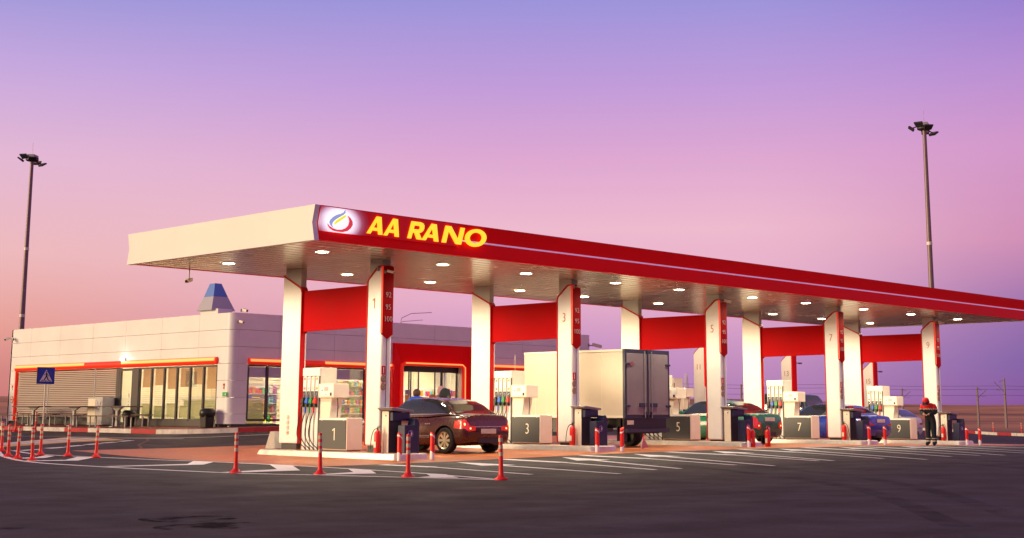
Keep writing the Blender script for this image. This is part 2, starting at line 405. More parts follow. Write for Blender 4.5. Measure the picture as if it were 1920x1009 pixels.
# asphalt: swept along the kerb line so that its edge is straight
def asphalt_sheet():
    us = frange(-120, -64, 8) + frange(-60, 24, 1.0); ts = frange(-90, -60, 5)+frange(-56, 44, 1.0)+frange(48, 110, 6)
    # u = distance along kn from kerb (0 = kerb), t along kd
    vs = []; fs = []; us = [u for u in frange(-140, -90, 10)+frange(-88, -60, 2)+frange(-59, 0, 1.0)]; ts = frange(-110, -50, 5)+frange(-48, 60, 1.0)+frange(64, 120, 8)
    for t in ts:
        for u in us:
            p = KB + kd*t + kn*u; vs.append((p.x, p.y, gz(p.x, p.y)))
    nu = len(us)
    for j in range(len(ts)-1):
        for i in range(nu-1): fs.append((j*nu+i, j*nu+i+1, (j+1)*nu+i+1, (j+1)*nu+i))
    me = bpy.data.meshes.new('asphalt_ground'); me.from_pydata(vs, [], fs); me.materials.append(M['asphalt'])
    bm = bmesh.new(); bm.from_mesh(me); bmesh.ops.recalc_face_normals(bm, faces=bm.faces)
    if sum(f.normal.z for f in bm.faces) < 0: bmesh.ops.reverse_faces(bm, faces=bm.faces)
    bm.to_mesh(me); bm.free()
    for p in me.polygons: p.use_smooth = True
    o = bpy.data.objects.new('asphalt_ground', me); COL.objects.link(o); struct(o)
asphalt_sheet()
def land_z(x, y):
    d = (Vector((x, y))-KB).dot(kn)
    r = math.hypot(x+22, y+26)
    z = -.28 - 1.1*ss(2, 90, d)
    if r > 300:
        a = math.atan2(y+26, x+22)
        h = 14 + 2.2*math.sin(a*9+1) + 1.3*math.sin(a*23)
        z += (h+1.4)*ss(330, 1500, r) + .6*math.sin(r/90+a*6)*ss(300, 600, r)
    return z
def land():
    rs = [0, 20, 40, 60, 75, 90, 105, 120, 140, 160, 190, 230, 280, 340, 420, 520, 640, 800, 1000, 1250, 1500, 2000, 3500, 6000]
    n = 360; vs = []; fs = []
    for r in rs:
        for k in range(n):
            a = 2*PI*k/n; x = -22+r*math.cos(a); y = -26+r*math.sin(a)
            vs.append((x, y, land_z(x, y) if r > 0 else -.3))
    for i in range(len(rs)-1):
        for k in range(n): fs.append((i*n+k, i*n+(k+1) % n, (i+1)*n+(k+1) % n, (i+1)*n+k))
    me = bpy.data.meshes.new('field_land'); me.from_pydata(vs, [], fs); me.materials.append(M['soil'])
    bm = bmesh.new(); bm.from_mesh(me); bmesh.ops.remove_doubles(bm, verts=bm.verts, dist=.001); bmesh.ops.recalc_face_normals(bm, faces=bm.faces)
    if sum(f.normal.z for f in bm.faces) < 0: bmesh.ops.reverse_faces(bm, faces=bm.faces)
    bm.to_mesh(me); bm.free()
    for p in me.polygons: p.use_smooth = True
    o = bpy.data.objects.new('field_land', me); COL.objects.link(o); struct(o)
land()
# orange block paving of the forecourt
struct(grid_mesh('forecourt_paving', frange(-3.7, 31.8, .5), frange(-2.5, 8.0, .5), lambda x, y: gz(x, y)+.006, 'paving'))

# raised apron round the shop
def apron():
    pts = [(4.2, 36), (4.2, 17.0)] + [(4.2+4*(1-math.cos(a)), 17-4*math.sin(a)) for a in np.linspace(0, PI/2, 12)[1:]] + [(34, 13), (34, 36)]
    mb = MB(); xs = frange(4.2, 34, .8)
    top = lambda x, y: gz(x, y)+.14
    n = len(pts); vs = [(p[0], p[1], top(*p)) for p in pts]; mb.add(vs, [tuple(range(n))])
    bm_o = mb.build('pavement', 'pavetop'); struct(bm_o)
    bm = bmesh.new(); bm.from_mesh(bm_o.data)
    for x in frange(5, 33, 1.0):
        bmesh.ops.bisect_plane(bm, geom=bm.verts[:]+bm.edges[:]+bm.faces[:], plane_co=(x,0,0), plane_no=(1,0,0))
    for y in frange(13.5, 35.5, 1.0):
        bmesh.ops.bisect_plane(bm, geom=bm.verts[:]+bm.edges[:]+bm.faces[:], plane_co=(0,y,0), plane_no=(0,1,0))
    for v in bm.verts: v.co.z = top(v.co.x, v.co.y)
    bm.to_mesh(bm_o.data); bm.free()
    return pts
apron_pts = apron()
def kerb_run(pts, seq, zf, h=.15, w=.16, name='kerb', start=0):
    """striped kerb: walks the polyline in short pieces, material by length"""
    mb = MB(); d = 0; k = start; lim = seq[k][0]; mid = []
    P = [Vector(p) for p in pts]; fine = [P[0]]
    for a, b in zip(P, P[1:]):
        m = max(1, int((b-a).length/.25))
        for i in range(1, m+1): fine.append(a.lerp(b, i/m))
    for a, b in zip(fine, fine[1:]):
        t = (b-a).normalized(); nn = Vector((-t.y, t.x))*w/2
        L_ = (b-a).length; d += L_
        if d > lim: d = 0; k = (k+1) % len(seq); lim = seq[k][0]
        mb.use(seq[k][1])
        q = [a-nn, b-nn, b+nn, a+nn]; z = [zf(v.x, v.y) for v in q]
        mb.add([(v.x, v.y, zz-.05) for v, zz in zip(q, z)]+[(v.x, v.y, zz+h) for v, zz in zip(q, z)], [(0,3,2,1),(4,5,6,7),(0,1,5,4),(1,2,6,5),(2,3,7,6),(3,0,4,7)])
    return struct(mb.build(name, ['kerbW', 'kerbR']))
kerb_run([(p[0]-.08 if i < 2 else p[0]-.05, p[1]-(0 if i < 2 else .08)) for i, p in enumerate(apron_pts[:-1])], [(3.0, 0), (1.6, 1)], gz, h=.15, name='shop_kerb')
k0 = KB-kd*40; k1 = KB+kd*70
kerb_run([(k0.x, k0.y), (k1.x, k1.y)], [(3.2, 0), (1.9, 1)], gz, h=.16, w=.25, name='road_kerb', start=1)

# painted markings (flat paint laid over the asphalt)
def flat(name, polys, mt, lift=.004):
    mb = MB()
    bm = bmesh.new()
    for pl in polys:
        vs = [bm.verts.new((x, y, 0)) for x, y in pl]
        try: bm.faces.new(vs)
        except ValueError: pass
    bmesh.ops.triangulate(bm, faces=bm.faces)
    xs = [v.co.x for v in bm.verts]; ys = [v.co.y for v in bm.verts]
    for x in frange(math.floor(min(xs)), math.ceil(max(xs)), 1.0):
        bmesh.ops.bisect_plane(bm, geom=bm.verts[:]+bm.edges[:]+bm.faces[:], plane_co=(x,0,0), plane_no=(1,0,0))
    for y in frange(math.floor(min(ys)), math.ceil(max(ys)), 1.0):
        bmesh.ops.bisect_plane(bm, geom=bm.verts[:]+bm.edges[:]+bm.faces[:], plane_co=(0,y,0), plane_no=(0,1,0))
    for v in bm.verts: v.co.z = gz(v.co.x, v.co.y)+lift
    bmesh.ops.recalc_face_normals(bm, faces=bm.faces)
    for f in bm.faces:
        if f.normal.z < 0: f.normal_flip()
    me = bpy.data.meshes.new(name); bm.to_mesh(me); bm.free(); me.materials.append(M[mt])
    o = bpy.data.objects.new(name, me); COL.objects.link(o); return struct(o)
def strip(pts, w):
    P = [Vector(p) for p in pts]; L_, R_ = [], []
    for i, p in enumerate(P):
        d = (P[min(i+1, len(P)-1)]-P[max(i-1, 0)]).normalized(); n = Vector((-d.y, d.x))*w/2
        L_.append(tuple(p+n)); R_.append(tuple(p-n))
    return [[L_[i], L_[i+1], R_[i+1], R_[i]] for i in range(len(P)-1)]
def smooth_pts(p, n=6):
    out = []; P = [Vector(q) for q in p]
    for i in range(len(P)-1):
        a, b, c_, d = P[max(i-1, 0)], P[i], P[i+1], P[min(i+2, len(P)-1)]
        for k in range(n):
            t = k/n; out.append(tuple(.5*((2*b)+(-a+c_)*t+(2*a-5*b+4*c_-d)*t*t+(-a+3*b-3*c_+d)*t**3)))
    out.append(tuple(P[-1])); return out
MK = 'lane_marking'
outer = smooth_pts([(-5.4,8.6),(-6.02,7.19),(-6.45,5.9),(-6.8,4.46),(-6.99,2.68),(-7.0,.8),(-6.93,-1.0),(-6.62,-3.75),(-5.97,-5.39),(-5.37,-7.16),(-4.77,-8.9)])
inner = smooth_pts([(-5.0,8.6),(-5.2,7.2),(-5.0,6.3),(-4.6,5.3),(-4.1,3.6),(-3.82,1.2),(-3.76,-.8),(-3.80,-2.6),(-3.95,-4.4),(-4.15,-6.1),(-4.50,-7.8),(-4.77,-8.9)])
flat('edge_line', strip(outer, .15)+strip(inner, .13), 'line')
flat('chevron_marking', [
    [(-3.76,-.79),(-3.77,-1.63),(-5.11,-3.69),(-6.70,-3.6),(-6.74,-3.3),(-5.12,-2.94)],
    [(-3.9,-3.65),(-4.0,-4.49),(-4.87,-5.71),(-5.88,-5.45),(-5.94,-5.25),(-4.82,-4.97)],
    [(-4.15,-6.27),(-4.17,-6.85),(-4.87,-7.95),(-5.15,-7.7),(-5.24,-7.3),(-4.86,-7.2)],
    [(-4.92,5.41),(-4.72,5.0),(-5.74,3.86),(-6.80,4.15),(-6.80,4.45),(-5.82,4.30)],
    [(-5.28,6.35),(-5.20,6.0),(-5.81,5.3),(-6.42,5.3),(-6.44,5.6),(-5.8,5.72)],
    [(-3.85,2.0),(-3.82,1.2),(-4.9,.0),(-6.9,.35),(-6.9,.62),(-4.95,.55)]], 'line', .008)
lines = [([(-2.1,-2.6),(-2.15,-4.27)], [(-2.15,-4.27),(-3.0,-7.92)]), ([(1.61,-2.6),(1.24,-4.85)], [(1.24,-4.85),(.06,-8.4)]),
         ([(4.4,-2.6),(3.95,-5.0)], [(3.95,-5.0),(2.6,-8.5)]), ([(7.8,-2.6),(7.1,-5.2)], [(7.1,-5.2),(5.42,-8.74)]),
         ([(11.1,-2.6),(10.0,-5.25)], [(10.0,-5.25),(7.6,-9.1)]), ([(14.3,-2.6),(12.8,-5.6)], [(12.8,-5.6),(9.9,-9.6)]),
         ([(17.3,-2.6),(15.6,-5.7)], [(15.6,-5.7),(11.9,-10.0)]), ([(20.6,-2.6),(18.7,-5.9)], [(18.7,-5.9),(14.8,-10.2)]),
         ([(23.8,-2.6),(21.8,-5.9)], [(21.8,-5.9),(17.8,-10.2)])]
flat('lane_line', [q for a, b in lines for q in strip(a, .30)] + [q for a, b in lines for q in strip(b, .13)], 'line')
arrows = []
for ax, ay, tx, ty in ((-.2,-2.9,-1.75,-9.0), (5.9,-3.0,2.7,-9.4), (12.4,-3.0,7.6,-10.2), (18.9,-3.2,13.2,-10.6), (3.2,-3.0,.6,-8.6), (9.2,-3.0,5.6,-9.0), (15.6,-3.0,11.0,-9.8)):
    a = Vector((ax, ay)); t = Vector((tx, ty)); d = (t-a).normalized(); n = Vector((-d.y, d.x))
    s0 = a+d*1.9
    arrows += [[tuple(a), tuple(s0+n*.42), tuple(s0-n*.42)], [tuple(s0+n*.09), tuple(s0-n*.09), tuple(t-n*.06), tuple(t+n*.06)]]
flat('arrow_marking', arrows, 'line', .009)
flat('turn_arrow_marking', [[(-.76,7.24),(.37,4.9),(-.5,4.3)], [(-.2,4.9),(.1,4.9),(.5,3.2),(.2,3.2)]], 'line')
flat('crossing_marking', [[(-3.1,12.9),(.55,16.4),(1.3,15.3),(.85,13.1),(-.2,12.7),(-1.33,12.3),(-3.2,10.96),(-4.6,10.2),(-6.5,9.6),(-6.6,11.0)]], 'lineY')
def lerp2(a, b, t): return (a[0]+(b[0]-a[0])*t, a[1]+(b[1]-a[1])*t)
cw = []
for t in (.12, .40, .68):
    cw += strip([lerp2((-6.6,10.9),(-6.5,9.6),t), lerp2((-3.1,12.9),(-1.33,12.2),t), lerp2((.55,16.2),(1.2,13.6),t)], .28)
flat('zebra_stripe', cw, 'line', .009)
flat('dashed_line', [[(-4.84,8.6),(-4.1,8.95),(-4.15,8.72),(-4.8,8.38)], [(-3.84,9.3),(-3.1,9.65),(-3.05,9.4),(-3.7,9.05)], [(-2.9,9.95),(-2.2,10.4),(-2.1,10.15),(-2.8,9.7)],
     [(-1.95,10.65),(-1.2,11.15),(-1.1,10.9),(-1.85,10.4)], [(-1.0,11.4),(-.3,11.9),(-.2,11.65),(-.9,11.15)], [(.0,12.2),(.7,12.7),(.8,12.45),(.1,11.95)]], 'line')
flat('kerb_line', strip([(-.6,18.6),(1.2,17.3),(2.2,14.6),(3.4,12.6),(5.2,11.6),(9,11.3),(20,11.2)], .12)+strip([(.8,16.6),(1.5,14.6),(2.6,12.6)], .14), 'line')
flat('tar_seam', strip([(2.3,14.3),(1.1,12.2),(-.6,9.9),(-1.4,8.4),(-3.49,5.7)], .09), 'seam', .003)
M['wear'] = M['oil'].copy(); M['wear'].name = 'tyre_wear'
for nd in M['wear'].node_tree.nodes:
    if nd.type == 'MAP_RANGE': nd.inputs['From Min'].default_value = .38; nd.inputs['From Max'].default_value = .75; nd.inputs['To Max'].default_value = .35
    if nd.type == 'TEX_NOISE': nd.inputs['Scale'].default_value = 1.3
tw = []
for x0 in (3.6, 10.5, 17.4, 24.3):
    for dx in (-.75, .75): tw += strip(smooth_pts([(x0+dx,-2.6),(x0+dx-.4,-5.5),(x0+dx-2.0,-9.5),(x0+dx-5.5,-14.5),(x0+dx-11,-19)], 4), .32)
for dx in (): tw += strip(smooth_pts([(-9.5-dx,14),(-10.2-dx,4),(-10-dx,-5),(-7.5-dx,-12),(0,-17.5-dx),(14,-20-dx),(34,-19-dx)], 6), .34)
flat('tyre_wear', tw, 'wear', .002)
flat('oil_stain', [[(x0+a*math.cos(k*PI/8), y0+b*math.sin(k*PI/8)) for k in range(16)] for x0, y0, a, b in ((-13.4,-12.7,.55,.5), (-13.8,-13.7,.6,.45), (-15.6,-12.4,.5,.4))], 'oil', .003)
_ = [[smooth_pts([(-13.2,-12.3),(-12.85,-12.45),(-12.9,-12.9),(-13.45,-13.3),(-13.6,-13.7),(-13.75,-14.15),(-14.15,-14.0),(-13.95,-13.5),(-13.4,-13.1),(-13.5,-12.7),(-13.2,-12.3)], 4)[:-1]]]

# ------------------------------------------------------------------ islands
XI = [6.9*i for i in range(5)]
ZC = [gz(x, 1) for x in XI]
NUM = ['1', '3', '5', '7', '9']; NW = ['one', 'three', 'five', 'seven', 'nine']
WORDS = ['number one', 'number three', 'number five', 'number seven', 'number nine']
isl = thing('pump_island', 'raised pump island with steel kerb under column number one', 'pump island', (0,0,ZC[0]), group='raised pump islands under the canopy')
def nose(x0, x1, y0, y1, r):
    p = []
    for cx, cy, a0 in ((x0+r, y0+r, PI), (x1-r, y0+r, 1.5*PI)):
        for k in range(7): a = a0+k*PI/12; p.append((cx+r*math.cos(a), cy+r*math.sin(a)))
    return p+[(x1, y1), (x0, y1)]
o1 = nose(-.40, .72, -1.12, 4.5, .22); o2 = nose(-.36, .68, -1.08, 4.36, .20)
mb = MB(); n = len(o1)
mb.add([(x, y, -.08) for x, y in o1]+[(x, y, .13) for x, y in o2]+[(x, y, .15) for x, y in nose(-.33, .65, -1.05, 4.30, .19)]+[(x, y, .15) for x, y in nose(-.24, .56, -.96, 4.2, .16)],
       [(i, (i+1) % n, n+(i+1) % n, n+i) for i in range(n)]+[(n+i, n+(i+1) % n, 2*n+(i+1) % n, 2*n+i) for i in range(n)]+[(2*n+i, 2*n+(i+1) % n, 3*n+(i+1) % n, 3*n+i) for i in range(n)])
mb.build('kerb', 'islandkerb', isl, smooth=40)
MB().add([(x, y, .148) for x, y in nose(-.24, .56, -.96, 4.2, .16)], [tuple(range(n))]).build('deck', 'paving', isl)

# front columns
def front_column():
    t = thing('canopy_column', '', 'column', (0,0,0), group='numbered columns carrying the canopy')
    prof = [(.563,.233),(.563,4.18),(.545,4.24),(.50,4.29),(.20,4.53),(.15,4.556),(0,4.556),(0,.233)]
    # white sleeve with rounded street-side corner: extrude in x, bevel by modifier
    MB().prism(prof, 0, .32, 'x').build('sleeve', 'white', t, bevel=.045, smooth=50)
    MB().box(.05, .27, .06, .50, -.1, .30).build('base', 'dark', t)
    MB().box(.03, .29, .05, .52, 4.2, 4.73).box(.155, .165, .044, .06, 4.57, 4.72).build('core', 'soffitcol', t)
    # red edge following the slanting shoulder
    pa = [(.563,.24),(.563,4.18),(.545,4.24),(.50,4.29),(.20,4.53),(.15,4.556),(0.0,4.556)]
    mb = MB()
    for (y0, z0), (y1, z1) in zip(pa, pa[1:]):
        d = Vector((y1-y0, z1-z0)).normalized(); nn = Vector((-d.y, d.x))
        if nn.dot(Vector((.2-y0, 2-z0))) > 0: nn = -nn
        w0, w1 = .030, -.006
        if z0 < .3: w0, w1 = .016, -.004
        q = [(y0-nn.x*-w1, z0-nn.y*-w1), (y1-nn.x*-w1, z1-nn.y*-w1), (y1+nn.x*w0, z1+nn.y*w0), (y0+nn.x*w0, z0+nn.y*w0)]
        mb.prism(q, -.004, .10 if z0 < .3 else .324, 'x')
    mb.build('red_edging', 'red', t)
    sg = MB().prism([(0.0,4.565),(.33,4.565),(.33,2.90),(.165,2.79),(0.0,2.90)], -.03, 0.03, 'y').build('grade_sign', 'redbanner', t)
    MB().prism([(-.012,4.56),(.0,4.56),(.0,2.93),(-.012,2.93)], -.03, .035, 'y').build('sign_edge', 'ledred', sg)
    for s, z in (('92', 3.86), ('95', 3.56), ('100', 3.27)):
        text_mesh('sign_text', s, .185, 'signtxt', sg, (.175, -.033, z), (1,0,0), (0,0,1), .002)
    MB().box(.158, .172, -.006, .002, 1.15, 2.80).build('joint_strip', 'dark', t)
    pl = MB().box(.02, .135, -.012, -.001, 1.93, 2.14).build('notice_plate', 'red', t)
    MB().box(.065, .09, -.016, -.010, 1.96, 2.11).build('notice_bar', 'pureW', pl)
    for z in (1.83, 1.64):
        s = MB().lathe([(.085,-.006),(.085,.006)], 20, (.078,-.008,z), 'y').build('ban_sign', 'numRed', t)
        MB().lathe([(.068,-.004),(.068,.006)], 20, (.078,-.013,z), 'y').build('ban_face', mat('ban_face', (.30,.33,.22), .5), s)
        MB().add([(.03,-.021,z-.045),(.04,-.021,z-.055),(.125,-.021,z+.045),(.115,-.021,z+.055)], [(0,1,2,3)]).build('ban_bar', 'numRed', s)
    return t
def add_numeral(t, s): text_mesh('column_number', s, .36, 'numRed', t, (-.006, .30, 3.66), (0,-1,0), (0,0,1), .003, xs=.85)
FC = []
c0 = front_column()
COLL = ['white canopy column with red top and number one, nearest at the street front', 'white canopy column with number three, beside the white box truck', 'white canopy column with number five, in front of the green sedan', 'white canopy column with number seven, beside the blue car', 'white canopy column with number nine, behind the attendant in red cap']
for i, x in enumerate(XI):
    t = c0 if i == 0 else dup(c0, (x, 0, 0), skip=('column_number',))
    t['label'] = COLL[i]; FC.append(t)
for t, s in zip(FC, NUM): add_numeral(t, s)

def back_column():
    t = thing('rear_column', '', 'column', (0,0,0), group='plain columns on the shop side of the canopy')
    MB().prism([(4.04,.233),(4.04,4.56),(3.31,4.21),(3.27,4.16),(3.25,4.08),(3.25,.233)], 0, .20, 'x').build('sleeve', 'white', t, bevel=.02, smooth=50)
    MB().box(.03, .17, 3.32, 3.96, -.1, .3).build('base', 'dark', t)
    MB().box(.02, .18, 3.30, 3.97, 4.1, 4.73).box(.185, .20, 3.31, 3.33, 4.1, 4.73).build('core', 'soffitcol', t)
    mb = MB().prism([(4.05,4.60),(3.30,4.245),(3.25,4.18),(3.235,4.10),(3.26,4.10),(3.285,4.165),(3.32,4.205),(4.05,4.555)], -.004, .205, 'x')
    mb.prism([(3.235,4.12),(3.252,4.12),(3.252,.235),(3.235,.235)], -.004, .15, 'x')
    mb.build('red_edging', 'red', t)
    for k, z in enumerate((.89, .76, .63, .50)):
        s = MB().lathe([(.052,-.003),(.052,.003)], 18, (-.004, 3.66, z), 'x').build('pictogram', mat('picto_red', (.65,.12,.06), .5), t)
        MB().lathe([(.040,-.003),(.040,.003)], 18, (-.008, 3.66, z), 'x').build('pictogram_face', 'cream', s)
        m_ = MB()
        if k == 3: m_.box(-.016, -.008, 3.64, 3.68, z-.02, z+.02)
        else: m_.add([(-.013,3.66+.028,z-.024),(-.013,3.66+.022,z-.030),(-.013,3.66-.028,z+.024),(-.013,3.66-.022,z+.03)], [(0,1,2,3)]).box(-.013, -.010, 3.645, 3.675, z-.018+.01*k, z-.006+.01*k)
        m_.build('pictogram_mark', 'numRed', s)
    return t
b0 = back_column()
BL = ['plain white rear column behind pump one, with four red pictograms', 'plain white rear column left of pump three, behind the brown sedan', 'plain white rear column seen above the white truck roof', 'plain white rear column left of pump seven, behind the green sedan', 'plain white rear column left of pump nine, behind the blue car']
for i, x in enumerate(XI):
    t = b0 if i == 0 else dup(b0, (x, 0, 0)); t['label'] = BL[i]
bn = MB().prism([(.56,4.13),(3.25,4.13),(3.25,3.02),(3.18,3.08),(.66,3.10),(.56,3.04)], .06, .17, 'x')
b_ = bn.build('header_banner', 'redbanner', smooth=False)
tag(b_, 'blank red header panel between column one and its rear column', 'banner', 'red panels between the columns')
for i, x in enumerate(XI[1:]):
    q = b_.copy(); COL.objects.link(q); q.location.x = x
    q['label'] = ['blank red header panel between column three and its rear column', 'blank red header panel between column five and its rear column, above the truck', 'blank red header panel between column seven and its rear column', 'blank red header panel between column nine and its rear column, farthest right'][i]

# pump
def pump():
    t = thing('fuel_pump', '', 'fuel pump', (0,0,ZC[0]), group='fuel pumps facing the lanes')
    MB().box(-.06, .45, 2.26, 2.97, .14, 2.21).build('housing', 'cream', t, bevel=.012)
    panels = MB(); grooves = MB()
    for k in range(4):
        y1 = 2.94-k*.168
        panels.box(-.092, -.058, y1-.13, y1, .17, 1.98)
        grooves.box(-.075, -.058, y1-.160, y1-.134, .16, 2.0)
    panels.build('hose_panel', 'white', t, bevel=.004); grooves.build('slot', 'black', t)
    MB().box(-.095, -.058, 2.27, 2.965, 2.0, 2.2).build('head_panel', 'white', t, bevel=.01)
    cols = [('nozzle_black', (.012,.012,.014)), ('nozzle_blue', (.01,.12,.6)), ('nozzle_green', (.01,.28,.05)), ('nozzle_red', (.65,.02,.02))]
    for k in range(4):
        y = 2.94-k*.168-.065
        tm = mat('grade_tag', [(.6,.2,.18),(.35,.5,.7),(.55,.6,.4),(.75,.35,.1)][k], .5)
        MB().box(-.098, -.090, y-.032, y+.032, 1.90, 1.96).build('grade_tag', tm, t); MB().box(-.098, -.090, y-.035, y+.035, 1.66, 1.72).build('grade_tag', tm, t)
        MB().box(-.105, -.088, y-.048, y+.048, 1.22, 1.62).build('holster', 'black', t, bevel=.006)
        cm = bpy.data.materials.get(cols[k][0]) or mat(cols[k][0], cols[k][1], .35)
        nz = MB().prism([(y-.055,1.41),(y-.03,1.47),(y+.01,1.46),(y+.065,1.37),(y+.065,1.31),(y+.02,1.32),(y-.05,1.30)], -.17, -.105, 'x').build('nozzle', cm, t, bevel=.01)
        MB().tube([(-.14,y-.03,1.46),(-.15,y-.045,1.52),(-.13,y-.05,1.58)], .013, 6).build('spout', 'steel', nz)
        MB().box(-.165, -.11, y-.03, y+.055, 1.22, 1.31).build('grip', 'black', nz, bevel=.01)
        MB().tube([(-.14,y+.05,1.24),(-.145,y+.055,1.08)], .022, 8).build('swivel', cm, nz)
        sg = .10+.03*(k % 2)
        hp = smooth_pts([(-.145,y+.055,1.08),(-.17,y+.06+sg*.5,.85),(-.19,y+.06+sg,.55),(-.18,y+sg*.6,.32),(-.13,y-.04,.20),(-.09,y-.08,.165)], 5) if False else None
        P = [Vector(q) for q in [(-.145,y+.055,1.08),(-.17,y+.06+sg*.55,.85),(-.19,y+.06+sg*.8,.55),(-.18,y+sg*.3,.34),(-.13,y-.09,.22),(-.10,y-.13,.16)]]
        pts = []
        for i in range(len(P)-1):
            a, b, c_, d = P[max(i-1,0)], P[i], P[i+1], P[min(i+2,len(P)-1)]
            for q in range(5):
                u = q/5; pts.append(.5*((2*b)+(-a+c_)*u+(2*a-5*b+4*c_-d)*u*u+(-a+3*b-3*c_+d)*u**3))
        pts.append(P[-1])
        MB().tube(pts, .013, 6).build('hose', 'hose', t, smooth=60)
    ds = MB().box(-.12, .36, 1.64, 2.26, 1.45, 1.80).build('display_unit', 'cream', t, bevel=.015)
    MB().box(-.126, -.12, 1.68, 2.20, 1.49, 1.77).build('keypad_panel', 'white', ds)
    MB().box(-.131, -.126, 1.86, 2.02, 1.62, 1.72).build('screen', 'screen', ds)
    MB().box(-.131, -.126, 1.72, 1.79, 1.50, 1.58).build('card_reader', 'black', ds); MB().box(-.131, -.126, 2.09, 2.12, 1.62, 1.65).build('button', 'black', ds); MB().box(-.131, -.126, 1.93, 1.97, 1.53, 1.545).build('receipt_slot', 'black', ds)
    MB().frust(-.05, .30, 1.88, 2.26, .96, -.05, .30, 1.80, 2.26, 1.45).build('bracket', 'cream', t, bevel=.01)
    MB().tube([(.05,1.70,1.45),(.05,1.68,1.25),(.05,1.70,.97)], .012, 6).build('cable', 'black', t)
    return t
p0_ = pump()
PL = ['cream fuel pump with four coloured nozzles beside the number one cabinet', 'cream fuel pump with four coloured nozzles beside the number three cabinet', 'cream fuel pump beside the number five cabinet, mostly hidden by the truck', 'cream fuel pump with four coloured nozzles beside the number seven cabinet', 'cream fuel pump with bright screen beside the number nine cabinet']
for i, x in enumerate(XI):
    t = p0_ if i == 0 else dup(p0_, (x, 0, ZC[i])); t['label'] = PL[i]
# number cabinet
def cabinet():
    t = thing('number_cabinet', '', 'cabinet', (0,0,ZC[0]), group='low numbered cabinets on the islands')
    MB().box(-.09, .40, 1.12, 2.24, .17, .96).build('housing', mat('cabinet_cream', (.72,.60,.50), .45, var=.06), t, bevel=.02)
    MB().box(-.098, -.088, 1.135, 2.225, .905, .955).build('top_rail', 'white', t)
    p = MB().box(-.104, -.088, 1.16, 2.235, .20, .90).build('number_panel', 'charcoal', t)
    for q in (1.235, 2.10): MB().box(-.106, -.100, q, q+.03, .885, .905).build('panel_clip', 'steel', p)
    MB().box(-.05, .36, 1.16, 2.2, .13, .17).build('foot', 'dark', t)
    return t
cb = cabinet(); CB = []
for i, x in enumerate(XI):
    t = cb if i == 0 else dup(cb, (x, 0, ZC[i])); t['label'] = 'low cream cabinet with charcoal front numbered '+NW[i]+', beside its fuel pump'; CB.append(t)
for t, s in zip(CB, NUM): text_mesh('panel_number', s, .42, 'numCream', kids(t)[2] if False else [k for k in kids(t) if k.name.startswith('number_panel')][0], (-.108, 1.62, .56), (0,-1,0), (0,0,1), .003, xs=.85)
# payment stand and navy bin
def stand():
    t = thing('service_stand', '', 'service stand', (0,0,ZC[0]), group='sloping-top service stands at the island ends')
    MB().box(.0, .40, -.34, -.10, .14, 1.12).build('body', 'charcoal', t, bevel=.01)
    MB().box(-.012, .0, -.34, -.10, .15, 1.12).build('side_panel', 'cream', t)
    MB().lathe([(.018,-.004),(.018,.004)], 12, (-.016,-.24,1.02), 'x').build('lock', 'black', t)
    MB().prism([(-.10,1.20),(-.02,1.14),(.62,1.10),(.62,1.15),(.0,1.215)], -.52, .0, 'y').build('sloping_top', 'galv', t, bevel=.008)
    MB().box(.02, .56, -.46, -.34, .90, 1.10).build('towel_box', 'navy', t, bevel=.01)
    return t
def navy_bin():
    t = thing('waste_bin', '', 'bin', (0,0,ZC[0]), group='navy bins in front of the service stands')
    MB().prism([(.16,.14),(.62,.14),(.62,.86),(.56,.96),(.47,.96),(.47,.80),(.16,.80)], -.74, -.48, 'y').build('body', 'navy', t, bevel=.012)
    e = MB().lathe([(.085,-.003),(.085,.003)], 24, (.34,-.745,.60), 'y').build('emblem_ring', mat('emblem', (.25,.22,.5), .4), t)
    MB().lathe([(.070,-.003),(.070,.003)], 24, (.34,-.749,.60), 'y').build('emblem_face', 'navy', e)
    MB().prism([(.31,.56),(.36,.55),(.385,.60),(.36,.65),(.32,.655),(.345,.63),(.33,.60),(.345,.575)], -.758, -.752, 'y').build('emblem_mark', mat('emblem_mark', (.65,.55,.75), .4), e)
    return t
s0, n0 = stand(), navy_bin()
for i, x in enumerate(XI):
    a = s0 if i == 0 else dup(s0, (x, 0, ZC[i])); b = n0 if i == 0 else dup(n0, (x, 0, ZC[i]))
    a['label'] = 'grey sloping-top service stand beside column number '+NW[i]; b['label'] = 'navy bin with round emblem at the nose of island number '+NW[i]
for i, x in enumerate(XI[1:]):
    dup(isl, (x, 0, ZC[i+1]), label='raised pump island with steel kerb under column number '+NW[i+1])
# fire extinguishers
def extinguisher(loc, label, hoseside=1):
    t = thing('fire_extinguisher', label, 'fire extinguisher', loc, group='red fire extinguishers on the forecourt')
    MB().lathe([(.0,0),(.075,0),(.082,.02),(.082,.43),(.07,.48),(.03,.52),(.018,.54)], 20).build('cylinder', 'post', t, smooth=40)
    MB().lathe([(.02,.53),(.025,.55),(.018,.60)], 10).box(-.02, .07, -.012, .012, .585, .60).box(-.02, .08, -.01, .01, .615, .628).build('valve', 'black', t)
    MB().tube(smooth3([(0,.02*hoseside,.57),(-.02,.12*hoseside,.52),(-.03,.19*hoseside,.35),(-.02,.23*hoseside,.08)]), .011, 6).build('hose', 'hose', t)
    MB().box(-.086, -.07, -.035, .035, .12, .26).build('data_label', 'cream', t)
    return t
def smooth3(p, n=5):
    P = [Vector(q) for q in p]; out = []
    for i in range(len(P)-1):
        a, b, c_, d = P[max(i-1,0)], P[i], P[i+1], P[min(i+2,len(P)-1)]
        for k in range(n):
            u = k/n; out.append(.5*((2*b)+(-a+c_)*u+(2*a-5*b+4*c_-d)*u*u+(-a+3*b-3*c_+d)*u**3))
    return out+[P[-1]]
